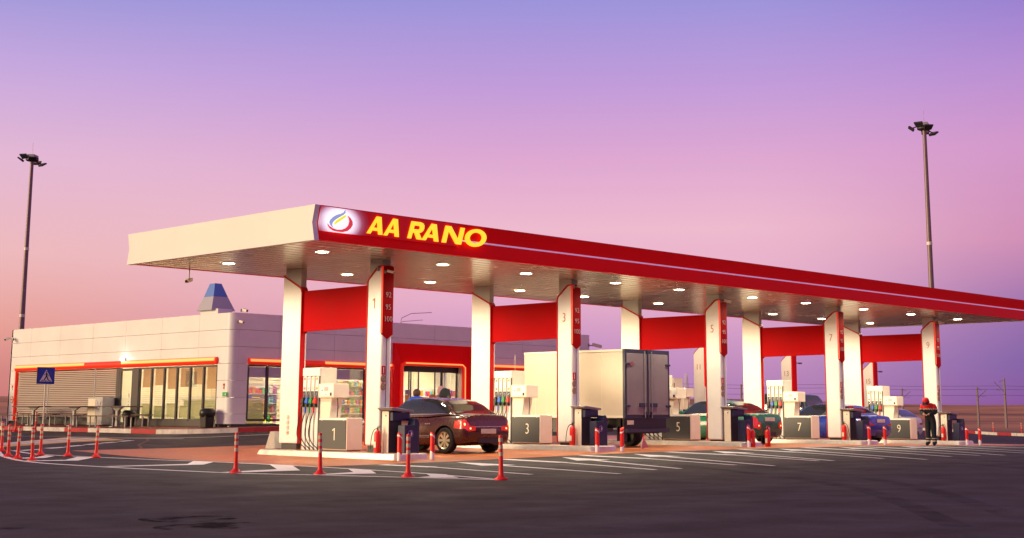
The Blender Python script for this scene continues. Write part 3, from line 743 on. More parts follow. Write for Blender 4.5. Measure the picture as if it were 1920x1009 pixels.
extinguisher((-.16,-.12,ZC[0]+.15), 'red fire extinguisher standing against column number one')
extinguisher((6.9-.16,-.15,ZC[1]+.15), 'red fire extinguisher standing against column number three')
extinguisher((13.8-.42,-1.42,ZC[2]), 'red fire extinguisher on the paving at the nose of island five, left of the pair')
extinguisher((13.8+.38,-1.42,ZC[2]), 'red fire extinguisher on the paving below the green sedan tail lamp, right of the pair')
extinguisher((20.7-.16,-.2,ZC[3]+.15), 'red fire extinguisher standing against column number seven', -1)
extinguisher((27.6-.1,-.22,ZC[4]+.15), 'red fire extinguisher between column number nine and its service stand', 1)
# bollards
def bollard():
    t = thing('bollard', '', 'bollard', (0,0,0), group='red and white steel bollards at the island noses')
    def sl(z0a, z0b, z1a, z1b, r, k):
        vs = []; n = 20
        for (za, zb) in ((z0a, z0b), (z1a, z1b)):
            for i in range(n):
                a = 2*PI*i/n; c_ = math.cos(a)
                vs.append((r*c_, r*math.sin(a), (za+zb)/2+(zb-za)/2*c_))
        return MB().add(vs, [(i, (i+1) % n, n+(i+1) % n, n+i) for i in range(n)]+[tuple(range(n))[::-1], tuple(range(n, 2*n))])
    sl(0, 0, .20, .11, .055, 0).build('foot_band', 'pureW', t, smooth=40)
    sl(.20, .11, .56, .47, .056, 0).build('shaft', 'post', t, smooth=40)
    sl(.56, .47, .60, .51, .057, 0).build('white_band', 'pureW', t, smooth=40)
    sl(.60, .51, .64, .57, .056, 0).build('cap', 'post', t, smooth=40)
    return t
bo = bollard(); first = True
for i, x in enumerate(XI):
    for dx, w in ((-.57, 'left'), (.447, 'right')):
        loc = (x+dx, -1.22-.18, gz(x+dx, -1.4)+.004)
        lab = w+' red bollard with white foot at the nose of island number '+NW[i]
        if first: bo.location = loc; bo['label'] = lab; first = False
        else: dup(bo, loc, rz=random.uniform(-.3, .3)+(PI if i == 1 and w == 'right' else 0), label=lab)

# ------------------------------------------------------------------ canopy
CX0, CX1, CY0, CY1, CZ0, CZ1 = -3.66, 31.6, -2.02, 5.76, 4.72, 5.475
cn = thing('canopy', 'long flat fuel station canopy with red fascia and yellow letters', 'canopy', (CX0, CY0, 0))
W = lambda o: (setattr(o, 'matrix_parent_inverse', Matrix.Identity(4)), setattr(o, 'location', (-CX0, -CY0, 0)), o)[2]
sof = MB(); y = CY0+.02; 
while y < CY1-.02:
    y1 = min(y+.33, CY1-.02); sof.box(CX0+.02, CX1-.02, y, y1, CZ0+.004, CZ0+.03); y += .40
W(sof.build('soffit', 'soffit', cn))
W(MB().box(CX0+.03, CX1-.03, CY0+.03, CY1-.03, CZ0+.03, CZ0+.06).build('soffit_backing', mat('soffit_gap', (.10,.07,.06), .7), cn))
W(MB().box(CX0+.05, CX1-.05, CY0+.12, CY1-.12, 5.30, 5.36).build('roof_deck', 'galv', cn))
CR = 5.10
def vprof(y_out, s):   # s=+1: outward is -y
    return [(y_out, CZ0), (y_out+s*.09, CR), (y_out, CZ1), (y_out+s*.14, CZ1), (y_out+s*.2, CR), (y_out+s*.14, CZ0)]
W(MB().prism(vprof(CY0, 1), CX0+.13, CX1-.13, 'x').build('fascia', 'redface', cn, label='red street-side fascia of the canopy'))
W(MB().prism(vprof(CY1, -1), CX0+.13, CX1-.13, 'x').build('fascia', 'redface', cn, label='red shop-side fascia of the canopy'))
gp = [(CY0, CZ0-.012), (CY0+.09, CR), (CY0, CZ1+.012), (CY1, CZ1+.012), (CY1-.09, CR), (CY1, CZ0-.012)]
W(MB().prism(gp, CX0, CX0+.14, 'x').build('gable_panel', mat('cream_gable', (.80,.79,.76), .45, var=.04, vscale=.6), cn, label='cream end panel of the canopy'))
W(MB().prism(gp, CX1-.14, CX1, 'x').build('gable_panel', 'white', cn, label='far end panel of the canopy'))
W(MB().box(CX0+.16, CX1-.16, CY0-.004, CY0+.03, CZ1, CZ1+.012).build('top_trim', 'red', cn))
# light line in the crease
W(MB().box(.7, CX1-.2, CY0+.055, CY0+.10, CR-.022, CR+.012).build('light_line', mat('light_line', (.8,.75,.85), .3, emit=(.55,.40,.75), estr=.30), cn))
# sign box with a glow halo round the emblem painted into colour and emission
def painted_halo_mat():
    m = bpy.data.materials.new('backlit_sign_painted_halo'); m.use_nodes = True
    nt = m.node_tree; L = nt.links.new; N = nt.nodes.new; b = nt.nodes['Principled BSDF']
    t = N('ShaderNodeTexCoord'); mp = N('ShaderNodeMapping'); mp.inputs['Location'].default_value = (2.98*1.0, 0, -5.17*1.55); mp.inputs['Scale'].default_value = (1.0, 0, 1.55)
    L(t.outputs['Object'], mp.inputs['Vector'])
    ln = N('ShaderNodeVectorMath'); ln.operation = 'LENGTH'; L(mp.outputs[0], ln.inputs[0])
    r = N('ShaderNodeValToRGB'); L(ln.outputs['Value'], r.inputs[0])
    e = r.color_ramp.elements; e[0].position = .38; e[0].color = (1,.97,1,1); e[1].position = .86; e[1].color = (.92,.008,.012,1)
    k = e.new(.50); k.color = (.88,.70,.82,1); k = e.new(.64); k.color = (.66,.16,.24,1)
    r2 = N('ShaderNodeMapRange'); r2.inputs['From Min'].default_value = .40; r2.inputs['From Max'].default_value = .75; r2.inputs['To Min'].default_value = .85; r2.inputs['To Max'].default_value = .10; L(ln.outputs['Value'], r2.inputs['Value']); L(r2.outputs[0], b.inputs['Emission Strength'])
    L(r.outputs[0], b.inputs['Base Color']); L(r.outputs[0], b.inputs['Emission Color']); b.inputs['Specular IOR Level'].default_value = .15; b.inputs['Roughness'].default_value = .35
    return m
sb = W(MB().prism([(CY0-.005,4.93),(CY0-.012,CZ1-.01),(CY0+.12,CZ1-.01),(CY0+.12,4.93)], CX0+.16, .62, 'x').build('sign_box', painted_halo_mat(), cn))
def on_fascia(name, polys, mt, y0, th=.02):
    mb = MB()
    for p in polys: mb.prism(p, y0-th, y0, 'y')
    o = mb.build(name, mt, sb); return o
YF = CY0-.012
blue = [(-2.844,5.444),(-2.835,5.381),(-2.887,5.328),(-3.018,5.251),(-3.122,5.187),(-3.186,5.128),(-3.204,5.074),(-3.176,5.024),(-3.142,5.006),(-3.196,5.027),(-3.25,5.069),(-3.278,5.129),(-3.254,5.184),(-3.177,5.255),(-3.073,5.314),(-2.968,5.346),(-2.889,5.386)]
yel = [(-2.813,5.335),(-2.832,5.28),(-2.937,5.211),(-3.054,5.136),(-3.132,5.086),(-3.146,5.122),(-3.082,5.191),(-2.965,5.267),(-2.86,5.325)]
redc = [(-2.766,5.319),(-2.69,5.274),(-2.634,5.205),(-2.625,5.131),(-2.677,5.051),(-2.769,4.979),(-2.901,4.942),(-3.034,4.940),(-3.167,4.951),(-3.26,4.995),(-3.308,5.042),(-3.323,5.093),(-3.275,5.046),(-3.182,5.002),(-3.062,4.982),(-2.93,4.995),(-2.824,5.037),(-2.746,5.108),(-2.719,5.196),(-2.73,5.259)]
on_fascia('emblem_swoosh', [blue], mat('emblem_blue', (.35,.42,.72), .4, emit=(.40,.50,.85), estr=.55), YF)
on_fascia('emblem_flame', [yel], mat('emblem_yellow', (.85,.8,.05), .4, emit=(1,.95,.08), estr=.7), YF)
on_fascia('emblem_crescent', [redc], mat('emblem_red', (.7,.05,.06), .4, emit=(.9,.06,.08), estr=.55), YF)
# heavy slanted letters, drawn as polygons (x, z in letter space, unit height 1)
SH = .30
def letter(strokes, x0, w, z0=4.985, h=.405):
    out = []
    for s in strokes: out.append([(x0+px*w+pz*h*SH, z0+pz*h) for px, pz in s])
    return out
A_ = [[(0,0),(.22,0),(.50,1),(.34,1)], [(.34,1),(.62,1),(.96,0),(.72,0)][::-1], [(.18,.19),(.80,.19),(.74,.36),(.24,.36)]]
R_ = [[(.02,0),(.25,0),(.27,1),(.02,1)], [(.27,.78),(.27,1),(.60,1),(.60,.78)], [(.27,.36),(.27,.56),(.58,.56),(.58,.36)],
      [(.58,.36),(.78,.40),(.90,.50),(.94,.66),(.90,.84),(.78,.96),(.60,1),(.60,.78),(.66,.74),(.68,.67),(.66,.60),(.58,.56)], [(.36,.40),(.62,.44),(.96,0),(.64,0)]]
N_ = [[(0,0),(.21,0),(.21,1),(0,1)], [(.79,0),(1,0),(1,1),(.79,1)], [(.02,1),(.28,1),(.98,0),(.72,0)]]
def ring(n=28):
    out = []
    for i in range(n):
        a, b = 2*PI*i/n, 2*PI*(i+1)/n
        out.append([(.5+.5*math.cos(a), .5+.54*math.sin(a)), (.5+.5*math.cos(b), .5+.54*math.sin(b)), (.5+.29*math.cos(b), .5+.33*math.sin(b)), (.5+.29*math.cos(a), .5+.33*math.sin(a))])
    return out
for ch, st, x0, w in (('a', A_, -2.22, .47), ('a', A_, -1.73, .47), ('r', R_, -1.02, .46), ('a', A_, -.57, .54), ('n', N_, .06, .62), ('o', ring(), .76, .70)):
    ps = letter(st, x0, w)
    mb = MB()
    for k, p in enumerate(ps): mb.prism(p, YF-.03-(.0015*k if len(ps) < 10 else 0), YF-.004, 'y')
    mb.build('letter', 'yellow', sb)
# downlights
LX = [-2.08, 1.74, 4.77, 8.46, 11.4, 15.2, 18.3, 22.0, 25.35, 28.97]
lens0 = None
for yy in (-.27, 3.55):
    for x in LX:
        px, py = x-CX0, yy-CY0
        f = MB().lathe([(.19,CZ0-.012),(.19,CZ0+.006),(.15,CZ0+.006),(.15,CZ0-.012)], 24, (0,0,0)).build('downlight', 'cream', cn, loc=(px, py, 0))
        MB().lathe([(.145,CZ0-.014),(.145,CZ0+.0)], 24).build('lens', 'lamp', f)
        l = bpy.data.lights.new('downlight_lamp', 'SPOT'); l.energy = 500; l.spot_size = R(165); l.spot_blend = .6; l.shadow_soft_size = .14; l.color = (1,.89,.62)
        lo = bpy.data.objects.new('downlight_lamp', l); COL.objects.link(lo); lo.parent = f; lo.location = (0,0,CZ0-.05)

# ------------------------------------------------------------------ security cameras
def seccam(loc, rz, label, hang=False, scale=1.):
    t = thing('security_camera', label, 'camera', loc, rz, group='small security cameras')
    t.scale = (scale,)*3
    if hang: MB().tube([(0,0,.10),(0,0,-.14)], .016, 8).build('stem', 'galv', t)
    else: MB().box(-.03,.03,-.01,.03,-.05,.05).tube([(0,0,0),(0,-.12,-.01),(0,-.15,.03)], .016, 8).build('bracket', 'galv', t)
    y, z = (-.02, -.17) if hang else (-.2, .05)
    hb = MB().box(-.045, .045, y-.16, y+.10, z-.04, z+.045).build('housing', 'cream', t, bevel=.01); hb.rotation_euler = (R(14), 0, 0)
    ln = MB().lathe([(.03,-.006),(.03,.006)], 14, (0, y-.165, z), 'y').build('lens', 'black', t); ln.rotation_euler = (R(14), 0, 0)
    return t
seccam((-.02,.14,4.50), R(70), 'upper security camera on the arm at the top of column number one')
seccam((.04,-.03,4.42), R(20), 'lower security camera over the red grade sign of column number one', scale=.7)
for i, s in ((1, 'three'), (2, 'five'), (4, 'nine')):
    seccam((XI[i]+.05,-.03,4.52), R(25), 'security camera at the top of column number '+s, scale=.9)
seccam((-1.87,5.66,4.62), R(-60), 'hanging security camera near the left end of the canopy rear edge', True, 1.1)
seccam((1.85,5.66,4.62), R(-60), 'hanging security camera beside the first rear column', True, 1.1)

# ------------------------------------------------------------------ shop building
BX0, BX1, BY0, BY1, BZ = 5.88, 24.64, 15.0, 31.5, 4.45
sh = thing('shop_building', 'single-storey white panelled shop with lit red trim and glazed front', 'building', (BX0, BY0, 0))
def B(o): o.location = (-BX0, -BY0, 0); return o
def clad(plane, const, ulist, vlist, openings, depth, sgn):
    """cladding panels in the plane (x=const or y=const), with real gaps at the joints"""
    mb = MB(); g = .006
    us = sorted(set(ulist+[q for o in openings for q in o[:2]])); vs = sorted(set(vlist+[q for o in openings for q in o[2:]]))
    us = [u for u in us if ulist[0]-1e-6 <= u <= ulist[-1]+1e-6]; vs = [v for v in vs if vlist[0]-1e-6 <= v <= vlist[-1]+1e-6]
    for u0, u1 in zip(us, us[1:]):
        for v0, v1 in zip(vs, vs[1:]):
            uc, vc = (u0+u1)/2, (v0+v1)/2
            if any(o[0] < uc < o[1] and o[2] < vc < o[3] for o in openings): continue
            a0 = u0+(g if u0 in ulist else 0); a1 = u1-(g if u1 in ulist else 0); b0 = v0+(g if v0 in vlist else 0); b1 = v1-(g if v1 in vlist else 0)
            c0_, c1_ = sorted((const, const+sgn*depth))
            if plane == 'x': mb.box(c0_, c1_, a0, a1, b0, b1)
            else: mb.box(a0, a1, c0_, c1_, b0, b1)
    return mb
ZJ = [.60, .95, 1.52, 2.10, 2.68, 3.27, 3.86, 4.45]
OPL = [(15.8, 30.85, .60, 2.92)]
OPF = [(6.58, 13.22, .60, 2.88), (13.22, 17.6, .40, 3.66), (18.55, 24.0, .60, 3.0)]
cl = clad('x', BX0, [15.3, 17.05, 19.53, 22.1, 24.57, 27.2, 29.73, 31.5], ZJ, OPL, .10, 1)
cl2 = clad('y', BY0, [6.18, 7.92, 10.40, 12.90, 15.4, 17.9, 20.4, 22.9, 24.64], ZJ, OPF, .10, 1)
for v, f in ((cl2.v, cl2.f),): cl.add(v, f)
# rounded corner
for z0, z1 in zip(ZJ, ZJ[1:]):
    n = 9; vs = []
    for zz in (z0+.006, z1-.006):
        for k in range(n):
            a = PI+k*(PI/2)/(n-1); vs.append((6.18+.30*math.cos(a), 15.30+.30*math.sin(a), zz))
        vs.append((6.18, 15.30, zz))
    m_ = n+1
    cl.add(vs, [tuple(range(m_))[::-1], tuple(range(m_, 2*m_))]+[(i, (i+1) % m_, m_+(i+1) % m_, m_+i) for i in range(m_)])
B(cl.build('wall', 'clad', sh, smooth=30))
# backing shell behind the joints, with the same openings
bk = MB()
def shell(plane, c0_, c1_, u0, u1, z0, z1, ops):
    us = sorted({u0, u1, *[q for o in ops for q in o[:2]]}); vs = sorted({z0, z1, *[q for o in ops for q in o[2:]]})
    for a, b in zip(us, us[1:]):
        for c_, d in zip(vs, vs[1:]):
            if any(o[0]-1e-6 <= a and b <= o[1]+1e-6 and o[2]-1e-6 <= c_ and d <= o[3]+1e-6 for o in ops): continue
            if plane == 'x': bk.box(c0_, c1_, a, b, c_, d)
            else: bk.box(a, b, c0_, c1_, c_, d)
shell('x', BX0+.10, BX0+.18, 15.3, 31.4, .58, 4.40, OPL)
shell('y', BY0+.10, BY0+.18, 6.18, 24.6, .58, 4.40, OPF)
B(bk.build('wall_backing', 'cladgap', sh))
B(MB().box(BX1-.10, BX1, BY0+.2, BY1, .3, 4.45).box(BX0, BX1-.1, BY1-.1, BY1, .3, 4.45).build('side_wall', 'clad', sh))
B(MB().box(BX0+.12, BX1-.1, BY0+.12, BY1-.1, 4.28, 4.36).build('roof', 'galv', sh))
# dark plinth (recessed), broken at the entrance
B(MB().box(BX0+.06, BX0+.16, 15.3, BY1, .30, .60).box(6.0, 13.4, BY0+.06, BY0+.16, .3, .6).box(17.4, BX1, BY0+.06, BY0+.16, .3, .6).build('plinth', 'dark', sh))
# red band and tube light over the windows
def band(plane, const, u0, u1, z0, z1, glow):
    c_ = const
    prof = [(0,z0),(-.05,z0),(-.10,z0+.03),(-.12,(z0+z1)/2),(-.10,z1-.03),(-.05,z1),(0,z1)]
    mb = MB()
    if plane == 'x': mb.prism([(c_+p, z) for p, z in prof], u0, u1, 'y')
    else: mb.prism([(c_+p, z) for p, z in prof], u0, u1, 'x')
    b = B(mb.build('red_band', 'ledred', sh, smooth=50))
    g = MB()
    for a, d in glow:
        pr = [(-.125, (z0+z1)/2-.005), (-.145, (z0+z1)/2+.02), (-.135, z1-.05), (-.105, z1-.025)]
        if plane == 'x': g.prism([(c_+p, z) for p, z in pr], a, d, 'y')
        else: g.prism([(c_+p, z) for p, z in pr], a, d, 'x')
    q = g.build('tube_light', 'led', b, smooth=60)
band('x', BX0, 15.80, 30.85, 2.66, 2.92, [(15.84, 22.1), (24.95, 30.8)])
# for front: prism along x takes (y,z)
band('y', BY0, 6.58, 13.20, 2.66, 2.88, [(6.62, 8.4), (9.9, 13.1)])
band('y', BY0, 18.55, 24.0, 2.78, 3.0, [(18.6, 23.9)])
B(MB().box(BX0-.06, BX0+.06, 30.80, 30.87, .62, 2.90).build('red_jamb', 'ledred', sh))
# left side: louvred shutters, dark pier, door, seven glazed bays
lv = []
for y0, y1 in ((28.15, 30.72), (24.36, 28.05), (22.66, 24.28)):
    mb = MB(); z = .78
    while z < 2.58:
        mb.add([(BX0+.02,y0,z),(BX0+.06,y0,z+.045),(BX0+.06,y1,z+.045),(BX0+.02,y1,z),(BX0+.02,y0,z+.008),(BX0+.06,y0,z+.053),(BX0+.06,y1,z+.053),(BX0+.02,y1,z+.008)],
               [(0,3,2,1),(4,5,6,7),(0,1,5,4),(1,2,6,5),(2,3,7,6),(3,0,4,7)])
        z += .074
    B(mb.build('louvre_shutter', 'shutter', sh))
B(MB().box(BX0+.13, BX0+.14, 22.66, 30.78, .6, 2.66).build('shutter_backing', 'dark', sh))
B(MB().box(BX0+.03, BX0+.10, 28.07, 28.13, .7, 2.64).box(BX0+.03, BX0+.10, 24.30, 24.35, .7, 2.64).build('shutter_frame', 'alu', sh))
B(MB().box(BX0+.0, BX0+.14, 22.42, 22.64, .45, 2.66).box(BX0-.03, BX0+.1, 22.66, 30.8, .5, .62).build('dark_pier', 'mull', sh))
dr = B(MB().box(BX0+.0, BX0+.08, 22.30, 22.40, .5, 2.62).box(BX0, BX0+.08, 21.42, 21.5, .5, 2.62).box(BX0, BX0+.08, 21.5, 22.3, 2.54, 2.62).box(BX0, BX0+.08, 21.5, 22.3, .5, .62).build('door', 'mull', sh))
MB().box(BX0+.03, BX0+.04, 21.5, 22.3, .62, 2.54).build('door_glass', 'glass', dr)
MB().tube([(BX0-.03,21.6,1.2),(BX0-.03,21.6,1.8)], .015, 8).build('handle', 'steel', dr)
ys = [15.84+i*.86 for i in range(7)]
for i in range(6):
    y0, y1 = ys[i], ys[i+1]
    w = B(MB().box(BX0+.02, BX0+.10, y0, y0+.05, .74, 2.62).box(BX0+.02, BX0+.10, y1-.03, y1+.0, .74, 2.62).box(BX0+.02, BX0+.1, y0+.05, y1-.03, .70, .76).box(BX0+.02, BX0+.1, y0+.05, y1-.03, 2.58, 2.64).build('window', 'mull', sh))
    MB().box(BX0+.05, BX0+.056, y0+.05, y1-.03, .76, 2.58).build('pane', 'glass', w)
    mb = MB(); z = .80; k = 0; zo0, zo1 = 1.22+.06*(i % 2), 1.80+.07*((i*2) % 3)
    while z < 2.56:
        op = zo0 < z < zo1; tilt = .006 if op else .040; mb.use(1 if z < zo0 else 0)
        a, b = y0+.07, y1-.05
        mb.add([(BX0+.13,a,z),(BX0+.18,a,z+tilt),(BX0+.18,b,z+tilt),(BX0+.13,b,z),(BX0+.13,a,z+.003),(BX0+.18,a,z+tilt+.003),(BX0+.18,b,z+tilt+.003),(BX0+.13,b,z+.003)], [(0,3,2,1),(4,5,6,7),(0,1,5,4),(1,2,6,5),(2,3,7,6),(3,0,4,7)])
        z += .075 if op else .042
    mb.build('blind', ['blind_amber', 'blind_pale'], w)
B(MB().box(BX0+.0, BX0+.12, 21.02, 21.42, .5, 2.64).box(BX0, BX0+.1, 15.8, 21.0, .50, .70).build('window_sill', 'mull', sh))
# front windows
for w0, w1, cuts, zt in ((6.62, 13.18, [6.62, 7.45, 8.9, 10.3, 11.9, 13.18], 2.64), (18.6, 23.95, [18.6, 20.1, 21.6, 23.0, 23.95], 2.76)):
    for a, b in zip(cuts, cuts[1:]):
        w = B(MB().box(a, a+.05, BY0+.02, BY0+.10, .76, zt).box(b-.04, b, BY0+.02, BY0+.10, .76, zt).box(a+.05, b-.04, BY0+.02, BY0+.1, .70, .78).box(a+.05, b-.04, BY0+.02, BY0+.1, zt-.04, zt+.02).build('window', 'mull', sh))
        MB().box(a+.05, b-.04, BY0+.05, BY0+.056, .78, zt-.04).build('pane', 'glass', w)
        MB().box(a+.05, b-.04, BY0+.10, BY0+.115, zt-.42, zt-.05).build('blind_box', 'alu', w)
        mb = MB(); z = .84
        while z < zt-.46:
            mb.box(a+.07, b-.06, BY0+.14, BY0+.19, z, z+.012+.018*(int(z*13) % 2)); z += .058
        mb.build('blind', 'blind', w)
# red entrance portal: splayed frame, tube light, sliding doors
def portal():
    X0, X1, Z1, x0, x1, z1 = 13.24, 17.58, 3.66, 13.78, 16.95, 2.82; yo, yi = BY0-.10, BY0+.42
    mb = MB()
    vo = [(X0,yo,.38),(X0,yo,Z1),(X1,yo,Z1),(X1,yo,.38)]; vi = [(x0,yi-.35,.38),(x0,yi-.35,z1),(x1,yi-.35,z1),(x1,yi-.35,.38)]
    vb = [(X0,BY0+.3,.38),(X0,BY0+.3,Z1),(X1,BY0+.3,Z1),(X1,BY0+.3,.38)]; vc = [(x0,yi,.38),(x0,yi,z1),(x1,yi,z1),(x1,yi,.38)]
    mb.add(vo+vi, [(0,1,5,4),(1,2,6,5),(2,3,7,6)])
    mb.add(vo+vb, [(1,0,4,5),(2,1,5,6),(3,2,6,7)])
    p = B(mb.build('entrance_portal', 'redface', sh))
    MB().add(vi+vc, [(0,1,5,4),(1,2,6,5),(2,3,7,6)]).build('portal_lining', 'cream', p)
    mb = MB(); yy = BY0+.02
    r = .065
    path = [(x0-.05,yy,.45),(x0-.05,yy,z1-.10),(x0-.02,yy,z1+.02),(x0+.10,yy,z1+.07),(x1-.10,yy,z1+.07),(x1+.04,yy,z1+.02),(x1+.07,yy,z1-.10),(x1+.07,yy,.45)]
    MB().tube(path, .075, 10).build('red_surround', 'ledred', p, smooth=60)
    MB().tube([(x0+.10,yy-.07,z1+.10),(x1-.06,yy-.07,z1+.10),(x1+.09,yy-.07,z1+.0),(x1+.10,yy-.07,1.0)], .026, 8).build('tube_light', 'led', p, smooth=60)
    MB().box(x0, x1, yi-.16, yi-.02, z1-.22, z1-.005).build('door_header', 'black', p)
    xs = [x0+.02, 14.45, 14.62, 14.85, 15.75, 15.98, 16.2, 16.92]
    for a, b in ((13.80,14.50),(14.35,14.90),(15.72,16.15),(16.05,16.93)):
        d = MB().box(a, a+.045, yi-.10, yi-.06, .5, z1-.22).box(b-.045, b, yi-.10, yi-.06, .5, z1-.22).box(a+.045, b-.045, yi-.10, yi-.06, .5, .58).build('sliding_door', 'mull', p)
        MB().box(a+.045, b-.045, yi-.082, yi-.078, .58, z1-.22).build('door_glass', 'glass', d)
    for a, b, z0_, z1_, cc in ((16.30,16.55,1.62,1.88,(.75,.2,.2)),(14.17,14.42,1.62,1.80,(.35,.3,.42)),(14.17,14.40,1.40,1.60,(.75,.4,.1)),(14.17,14.40,1.22,1.39,(.02,.18,.04)),(14.19,14.40,1.04,1.20,(.8,.35,.05))):
        MB().box(a, b, yi-.112, yi-.104, z0_+.1, z1_+.1).build('door_sticker', mat('sticker', cc, .5), p)
    MB().box(16.33, 16.52, yi-.116, yi-.111, 1.86, 1.94).box(16.33, 16.52, yi-.116, yi-.111, 1.76, 1.80).build('sticker_mark', 'black', p)
portal()
# interior room
B(MB().box(6.1, 24.4, 15.5, 31.2, .44, .52).build('shop_floor', 'shopFloor', sh))
B(MB().box(6.06, 24.5, 15.2, 31.3, 3.12, 3.2).build('shop_ceiling', 'shopWall', sh))
B(MB().box(6.3, 24.4, 24.2, 24.3, .52, 3.12).box(11.2, 11.3, 20.5, 31.2, .52, 3.12).build('inner_wall', 'shopWall', sh))
for x in (7.2, 9.6, 12.4, 14.8, 17.2, 19.8, 22.4):
    for y in (16.6, 19.6, 22.6):
        B(MB().box(x-.55, x+.55, y-.12, y+.12, 3.08, 3.115).build('ceiling_lamp', 'shopLamp', sh))
for x, y in ((8.6, 26.5), (8.6, 29.3)): B(MB().box(x-.5, x+.5, y-.12, y+.12, 3.08, 3.115).build('ceiling_lamp', 'shopLamp', sh))
GC = [(.75,.08,.06),(.05,.12,.6),(.85,.75,.1),(.08,.45,.1),(.85,.85,.82),(.8,.35,.05),(.55,.1,.4),(.1,.5,.65)]
goods = [mat('goods', c_, .4) for c_ in GC]
def shelf(x, y, rz, w, label, h=1.55):
    t = thing('display_shelf', label, 'shelf', (x, y, .52), rz, 'display shelves inside the shop')
    mb = MB().box(-w/2, w/2, -.02, .02, 0, h)
    for z in frange(.08, h-.25, .36): mb.box(-w/2, w/2, -.30, .30, z, z+.03)
    mb.box(-w/2, -w/2+.03, -.3, .3, 0, h).box(w/2-.03, w/2, -.3, .3, 0, h); mb.build('rack', 'pureW', t)
    g = MB()
    for z in frange(.11, h-.28, .36):
        for s in (-1, 1):
            u = -w/2+.06
            while u < w/2-.12:
                ww = random.uniform(.06, .16); hh = random.uniform(.14, .28)
                g.use(random.randrange(len(goods))); g.box(u, u+ww, s*.06 if s > 0 else -.27, .27 if s > 0 else -.06, z, z+hh); u += ww+random.uniform(.005, .05)
    o = g.build('packaged_goods', goods, t); o['kind'] = 'stuff'
shelf(15.4, 19.6, 0, 2.6, 'white shelf of bright packaged goods straight behind the open doors', 1.7)
shelf(17.9, 18.6, 0, 1.4, 'white shelf of goods right of the open doors')
shelf(12.6, 18.9, 0, 1.6, 'white goods shelf behind the right end of the front windows')
shelf(9.3, 18.6, 0, 2.0, 'white goods shelf behind the middle of the front windows')
shelf(20.6, 18.8, 0, 2.4, 'white goods shelf behind the far right windows')
def counter(x, y, rz, w, label):
    t = thing('shop_counter', label, 'counter', (x, y, .52), rz)
    MB().box(-w/2, w/2, -.35, .35, .08, .92).build('front', 'counter', t, bevel=.02)
    MB().box(-w/2-.03, w/2+.03, -.4, .4, .92, .97).build('worktop', 'pureW', t)
    MB().box(-w/2, w/2, -.30, .30, 0, .08).build('kick', 'dark', t)
counter(7.9, 18.4, PI/2, 4.2, 'pale green counter behind the glazed bays of the left wall')
counter(10.9, 16.9, 0, 2.2, 'pale green counter behind the right half of the front windows')
# wall lamp, signs, sensors on the wall
wlp = thing('wall_lamp', 'bright round wall lamp glowing above the side door', 'lamp', (BX0-.12, 22.05, 2.98))
MB().ball((0,0,0), .085, 16, 10).build('globe', 'bulb', wlp, smooth=80); MB().box(.05,.12,-.05,.05,-.05,.05).build('bracket', 'galv', wlp)
pl_ = bpy.data.lights.new('wall_lamp_light', 'POINT'); pl_.energy = 4; pl_.color = (1,.9,.75); pl_.shadow_soft_size = .1
po = bpy.data.objects.new('wall_lamp_light', pl_); COL.objects.link(po); po.parent = wlp; po.location = (-.15,0,0)
def wallsign(loc, parts, name, label, cat):
    t = thing(name, label, cat, loc)
    for nm, mt, y0, y1, z0, z1, d in parts: MB().box(-d, -.002, y0, y1, z0, z1).build(nm, mt, t)
    return t
wallsign((BX0,15.30,1.62), [('plate','green',-.13,.13,-.075,.075,.012), ('arrow','pureW',-.08,-.03,-.02,.02,.016)], 'exit_sign', 'green exit direction plate right of the glazed bays', 'sign')
wallsign((BX0,15.36,1.90), [('plate','red',-.05,.05,.01,.09,.012), ('lower_plate','numRed',-.035,.035,-.10,-.01,.012)], 'alarm_plate', 'small red alarm plate above the green exit plate', 'sign')
wallsign((BX0,31.15,1.98), [('plate','red',-.05,.05,.0,.09,.012), ('lower_plate','alu',-.035,.035,-.10,-.01,.012)], 'alarm_plate', 'small red alarm plate at the far left corner of the shop', 'sign')
t = thing('round_wall_sign', 'round red-rimmed wall sign at the far left corner of the shop', 'sign', (BX0, 31.15, 1.48))
MB().lathe([(.15,-.012),(.15,-.002)], 24, (0,0,0), 'x').build('rim', 'numRed', t); MB().lathe([(.12,-.016),(.12,-.012)], 24, (0,0,0), 'x').build('face', 'cream', t); MB().box(-.02,-.016,-.09,.09,-.02,.02).build('bar', 'numRed', t)
seccam((6.12, 15.0, 4.12), R(0), 'dome camera high on the rounded corner of the shop', scale=.9)
seccam((6.4, 15.25, 4.55), R(0), 'camera standing on the parapet beside the rounded corner', scale=1.)
seccam((24.6, 15.0, 4.0), R(60), 'camera on the right end of the shop wall, above the truck', scale=1.6)
seccam((5.84, 31.35, 4.05), R(-70), 'camera at the far left end of the shop wall', scale=1.2)
# roof vent hood
vh = thing('roof_vent', 'blue-grey metal ventilation hood standing on the shop roof corner', 'vent hood', (6.16, 16.6, 4.3))
MB().box(-.22,.42,-.35,.45,0,.30).build('neck', mat('vent_neck', (.05,.06,.28), .45), vh)
MB().frust(-.40,.60,-.45,.52,.28, -.22,.38,-.28,.34,.78).build('lower_hood', mat('hood_metal', (.42,.42,.50), .4, metal=.2), vh)
MB().frust(-.22,.38,-.28,.34,.785, -.08,.20,-.12,.20,1.26).build('upper_hood', mat('hood_upper', (.10,.22,.62), .4, metal=.2), vh)
B(MB().box(BX0+.02, 6.5, 15.95, 17.05, 4.45, 4.62).build('roof_upstand', 'clad', sh))
